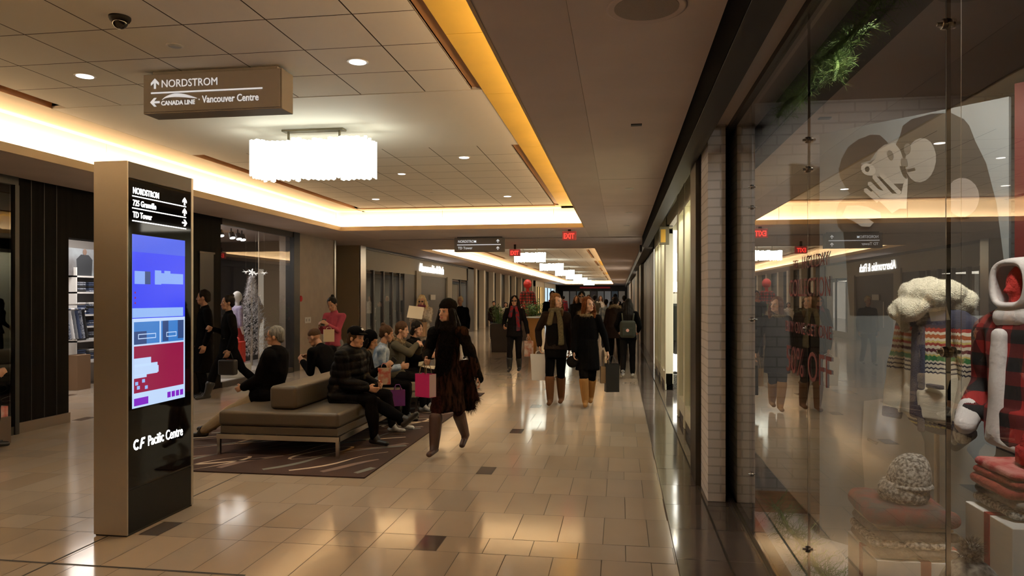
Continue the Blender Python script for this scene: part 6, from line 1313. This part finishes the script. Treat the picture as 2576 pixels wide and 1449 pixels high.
pd = empty('pedestal_table', (-2.44, 19.9, 0), 0, 'orange wooden tapered pedestal with white top behind the woman in sunglasses', 'table')
MB().lathe([(.10, .02), (.14, .5), (.24, 1.06), (.001, 1.07)], n=24).build('pedestal', mat('orange_wood', (.62, .28, .07), .45), pd, smooth=True); MB().lathe([(.001, 0), (.2, 0), (.2, .02), (.001, .02)], n=24).build('foot_plate', STEELT, pd); MB().lathe([(.001, 1.07), (.28, 1.07), (.28, 1.10), (.001, 1.10)], n=28).build('table_top', mat('top_white', (.75, .73, .7), .4), pd)
rf = empty('red_figure', (-3.50, 27.0, 0), 0, 'large red-headed display figure in red plaid on a plinth down the hall', 'display figure')
MB().box(-.28, .28, -.25, .25, 0, .72).build('plinth', POTM, rf, bevel=.01)
g = MB(); g.cap((0, 0, .80), .26, (0, 0, 1.75), .14, side=(1, 0, 0), ss=1, sv=.7); g.cap((-.16, 0, 1.8), .09, (.16, 0, 1.8), .09)
for s_ in (-1, 1): g.cap((s_ * .2, 0, 1.78), .09, (s_ * .30, 0, 1.30), .07)
g.remesh('plaid_coat', PLAID, rf, .018, 3); MB().ell((0, 0, 2.16), (.16, .16, .18), 18).build('head_ball', mat('ball_red', (.5, .02, .02), .4), rf, smooth=True); MB().cap((0, 0, 1.9), .06, (0, 0, 2.02), .06).build('neck_post', REDF, rf, smooth=True)
for s_ in (-1, 1): MB().ell((s_ * .31, 0, 1.24), (.07, .07, .08), 12).build('mitten', REDF, rf, smooth=True)

# ---------------------------------------------------------------- Christmas window display
wm = empty('mannequin', (-7.86, 13.75, .08), math.radians(-40), 'white-headed mannequin in a lilac top and red skirt by the white tree', 'mannequin')
MB().lathe([(.001, 0), (.17, 0), (.17, .012), (.001, .012)], n=24).build('base_plate', STEELT, wm)
WHM = mat('mannequin_white', (.78, .76, .75), .35)
g = MB(); g.ell((0, .0, 1.58), (.085, .10, .12), 20); g.cap((0, 0, 1.40), .045, (0, 0, 1.52), .045)
for s_ in (-1, 1): g.cap((s_ * .08, 0, .75), .07, (s_ * .07, 0, .05), .04); g.cap((s_ * .21, 0, .98), .03, (s_ * .20, .05, .82), .025)
g.remesh('white_body', WHM, wm, .012, 2)
g = MB(); g.cap((0, 0, .95), .13, (0, 0, 1.30), .135, side=(1, 0, 0), ss=1.1, sv=.75); g.cap((-.15, 0, 1.34), .06, (.15, 0, 1.34), .06)
for s_ in (-1, 1): g.cap((s_ * .17, 0, 1.33), .055, (s_ * .21, 0, 1.0), .045)
g.remesh('lilac_top', mat('top_lilac', (.34, .28, .48), .85, col2=(.5, .45, .6), vscale=12), wm, .012, 2, wrinkle=.006); g = MB(); g.cap((0, 0, .98), .13, (0, 0, .55), .2, side=(1, 0, 0), ss=1, sv=.8, flat=True); g.remesh('red_skirt', mat('skirt_red', (.30, .02, .02), .8), wm, .012, 2, wrinkle=.01)
tr = empty('white_tree', (-7.98, 14.55, .08), 0, 'frosted white tinsel Christmas tree in the glazed display window', 'christmas tree')
MB().cap((0, 0, 0), .03, (0, 0, 2.0), .012).build('trunk', STEELT, tr, smooth=True); MB().lathe([(.001, 0), (.25, 0), (.06, .08), (.001, .08)], n=20).build('tree_stand', WHM, tr)
mb = MB(); rr = random.Random(8)
for k in range(1500):
    z = rr.uniform(.30, 2.02); R_ = .50 * (2.08 - z) / 1.75 * rr.uniform(.25, 1.0); t = rr.random() * 2 * PI; c = Vector((R_ * math.cos(t), R_ * math.sin(t), z)); d = Vector((math.cos(t), math.sin(t), rr.uniform(-.4, .6))) .normalized()
    for j in range(3):
        e = (d + Vector((rr.uniform(-.9, .9), rr.uniform(-.9, .9), rr.uniform(-.9, .9)))).normalized() * rr.uniform(.05, .11); q_ = e.cross(Vector((.2, .5, .8))).normalized() * .007; mb.add([c - q_, c + q_, c + e], [(0, 1, 2)], 0)
mb.build('tinsel_foliage', mat('tinsel_white', (.80, .78, .80), .35), tr)
mb = MB()
for k in range(5): t = 2 * PI * k / 5; mb.add([(0, -.02, 2.12), (.06 * math.cos(t - .3), 0, 2.12 + .06 * math.sin(t - .3)), (.09 * math.cos(t), 0, 2.12 + .09 * math.sin(t)), (.06 * math.cos(t + .3), 0, 2.12 + .06 * math.sin(t + .3)), (0, .02, 2.12)], [(0, 1, 2, 3), (4, 3, 2, 1)])
mb.build('star', mat('star_white', (.85, .82, .80), .4, emit=(1, .95, .9), es=.6), tr)
gb = empty('red_gift_bag', (-7.70, 13.32, .34), math.radians(15), 'bright red gift box with bow in front of the white tree', 'gift'); MB().box(-.2, .2, -.17, .17, 0, .42).build('gift_body', mat('gift_red', (.65, .035, .02), .4), gb, bevel=.01)
MB().ell((-.06, 0, .46), (.07, .03, .05), 12).ell((.06, 0, .46), (.07, .03, .05), 12).build('bow', mat('bow_pink', (.8, .12, .12), .4), gb, smooth=True)
tag(MB().lathe([(.001, 0), (.42, 0), (.42, .22), (.40, .26), (.001, .26)], n=36).build('round_plinth', WHM, smooth=False, loc=(-7.72, 13.2, .08), bevel=.01), 'round white plinth under the bright red gift box', 'plinth')
for k, (x, y, z) in enumerate([(-7.5, 13.45, 2.17), (-7.45, 13.75, 2.14), (-7.5, 14.2, 2.17)]):
    o = empty('paper_star', (x, y, z), label='white star ornament hanging above the white tree', cat='ornament', group='white star ornaments in the display window'); mb = MB()
    for j in range(6): t = PI * j / 3; mb.add([(0, 0, .012), (.02 * math.cos(t - .5), .02 * math.sin(t - .5), 0), (.09 * math.cos(t), .05 * math.sin(t), .06 * math.sin(t * 2)), (.02 * math.cos(t + .5), .02 * math.sin(t + .5), 0), (0, 0, -.012)], [(0, 1, 2, 3), (4, 3, 2, 1)])
    mb.build('star_points', MATS['star_white'], o); MB().tube([(0, 0, 0), (0, 0, 3.08 - z)], .001, n=4).build('thread', STEELT, o)
for (x, y) in ((-11.44, 14.8), (-11.44, 15.6)):
    o = empty('framed_picture', (x, y, 1.75), label='dark framed picture on the grey wall inside the display window', cat='picture', group='dark pictures on the grey display wall'); MB().box(-.02, .02, -.16, .16, -.24, .24).build('frame', BLACK, o); MB().box(.02, .024, -.13, .13, -.20, .20).build('print', mat('pic_dark', (.08, .04, .04), .5), o)
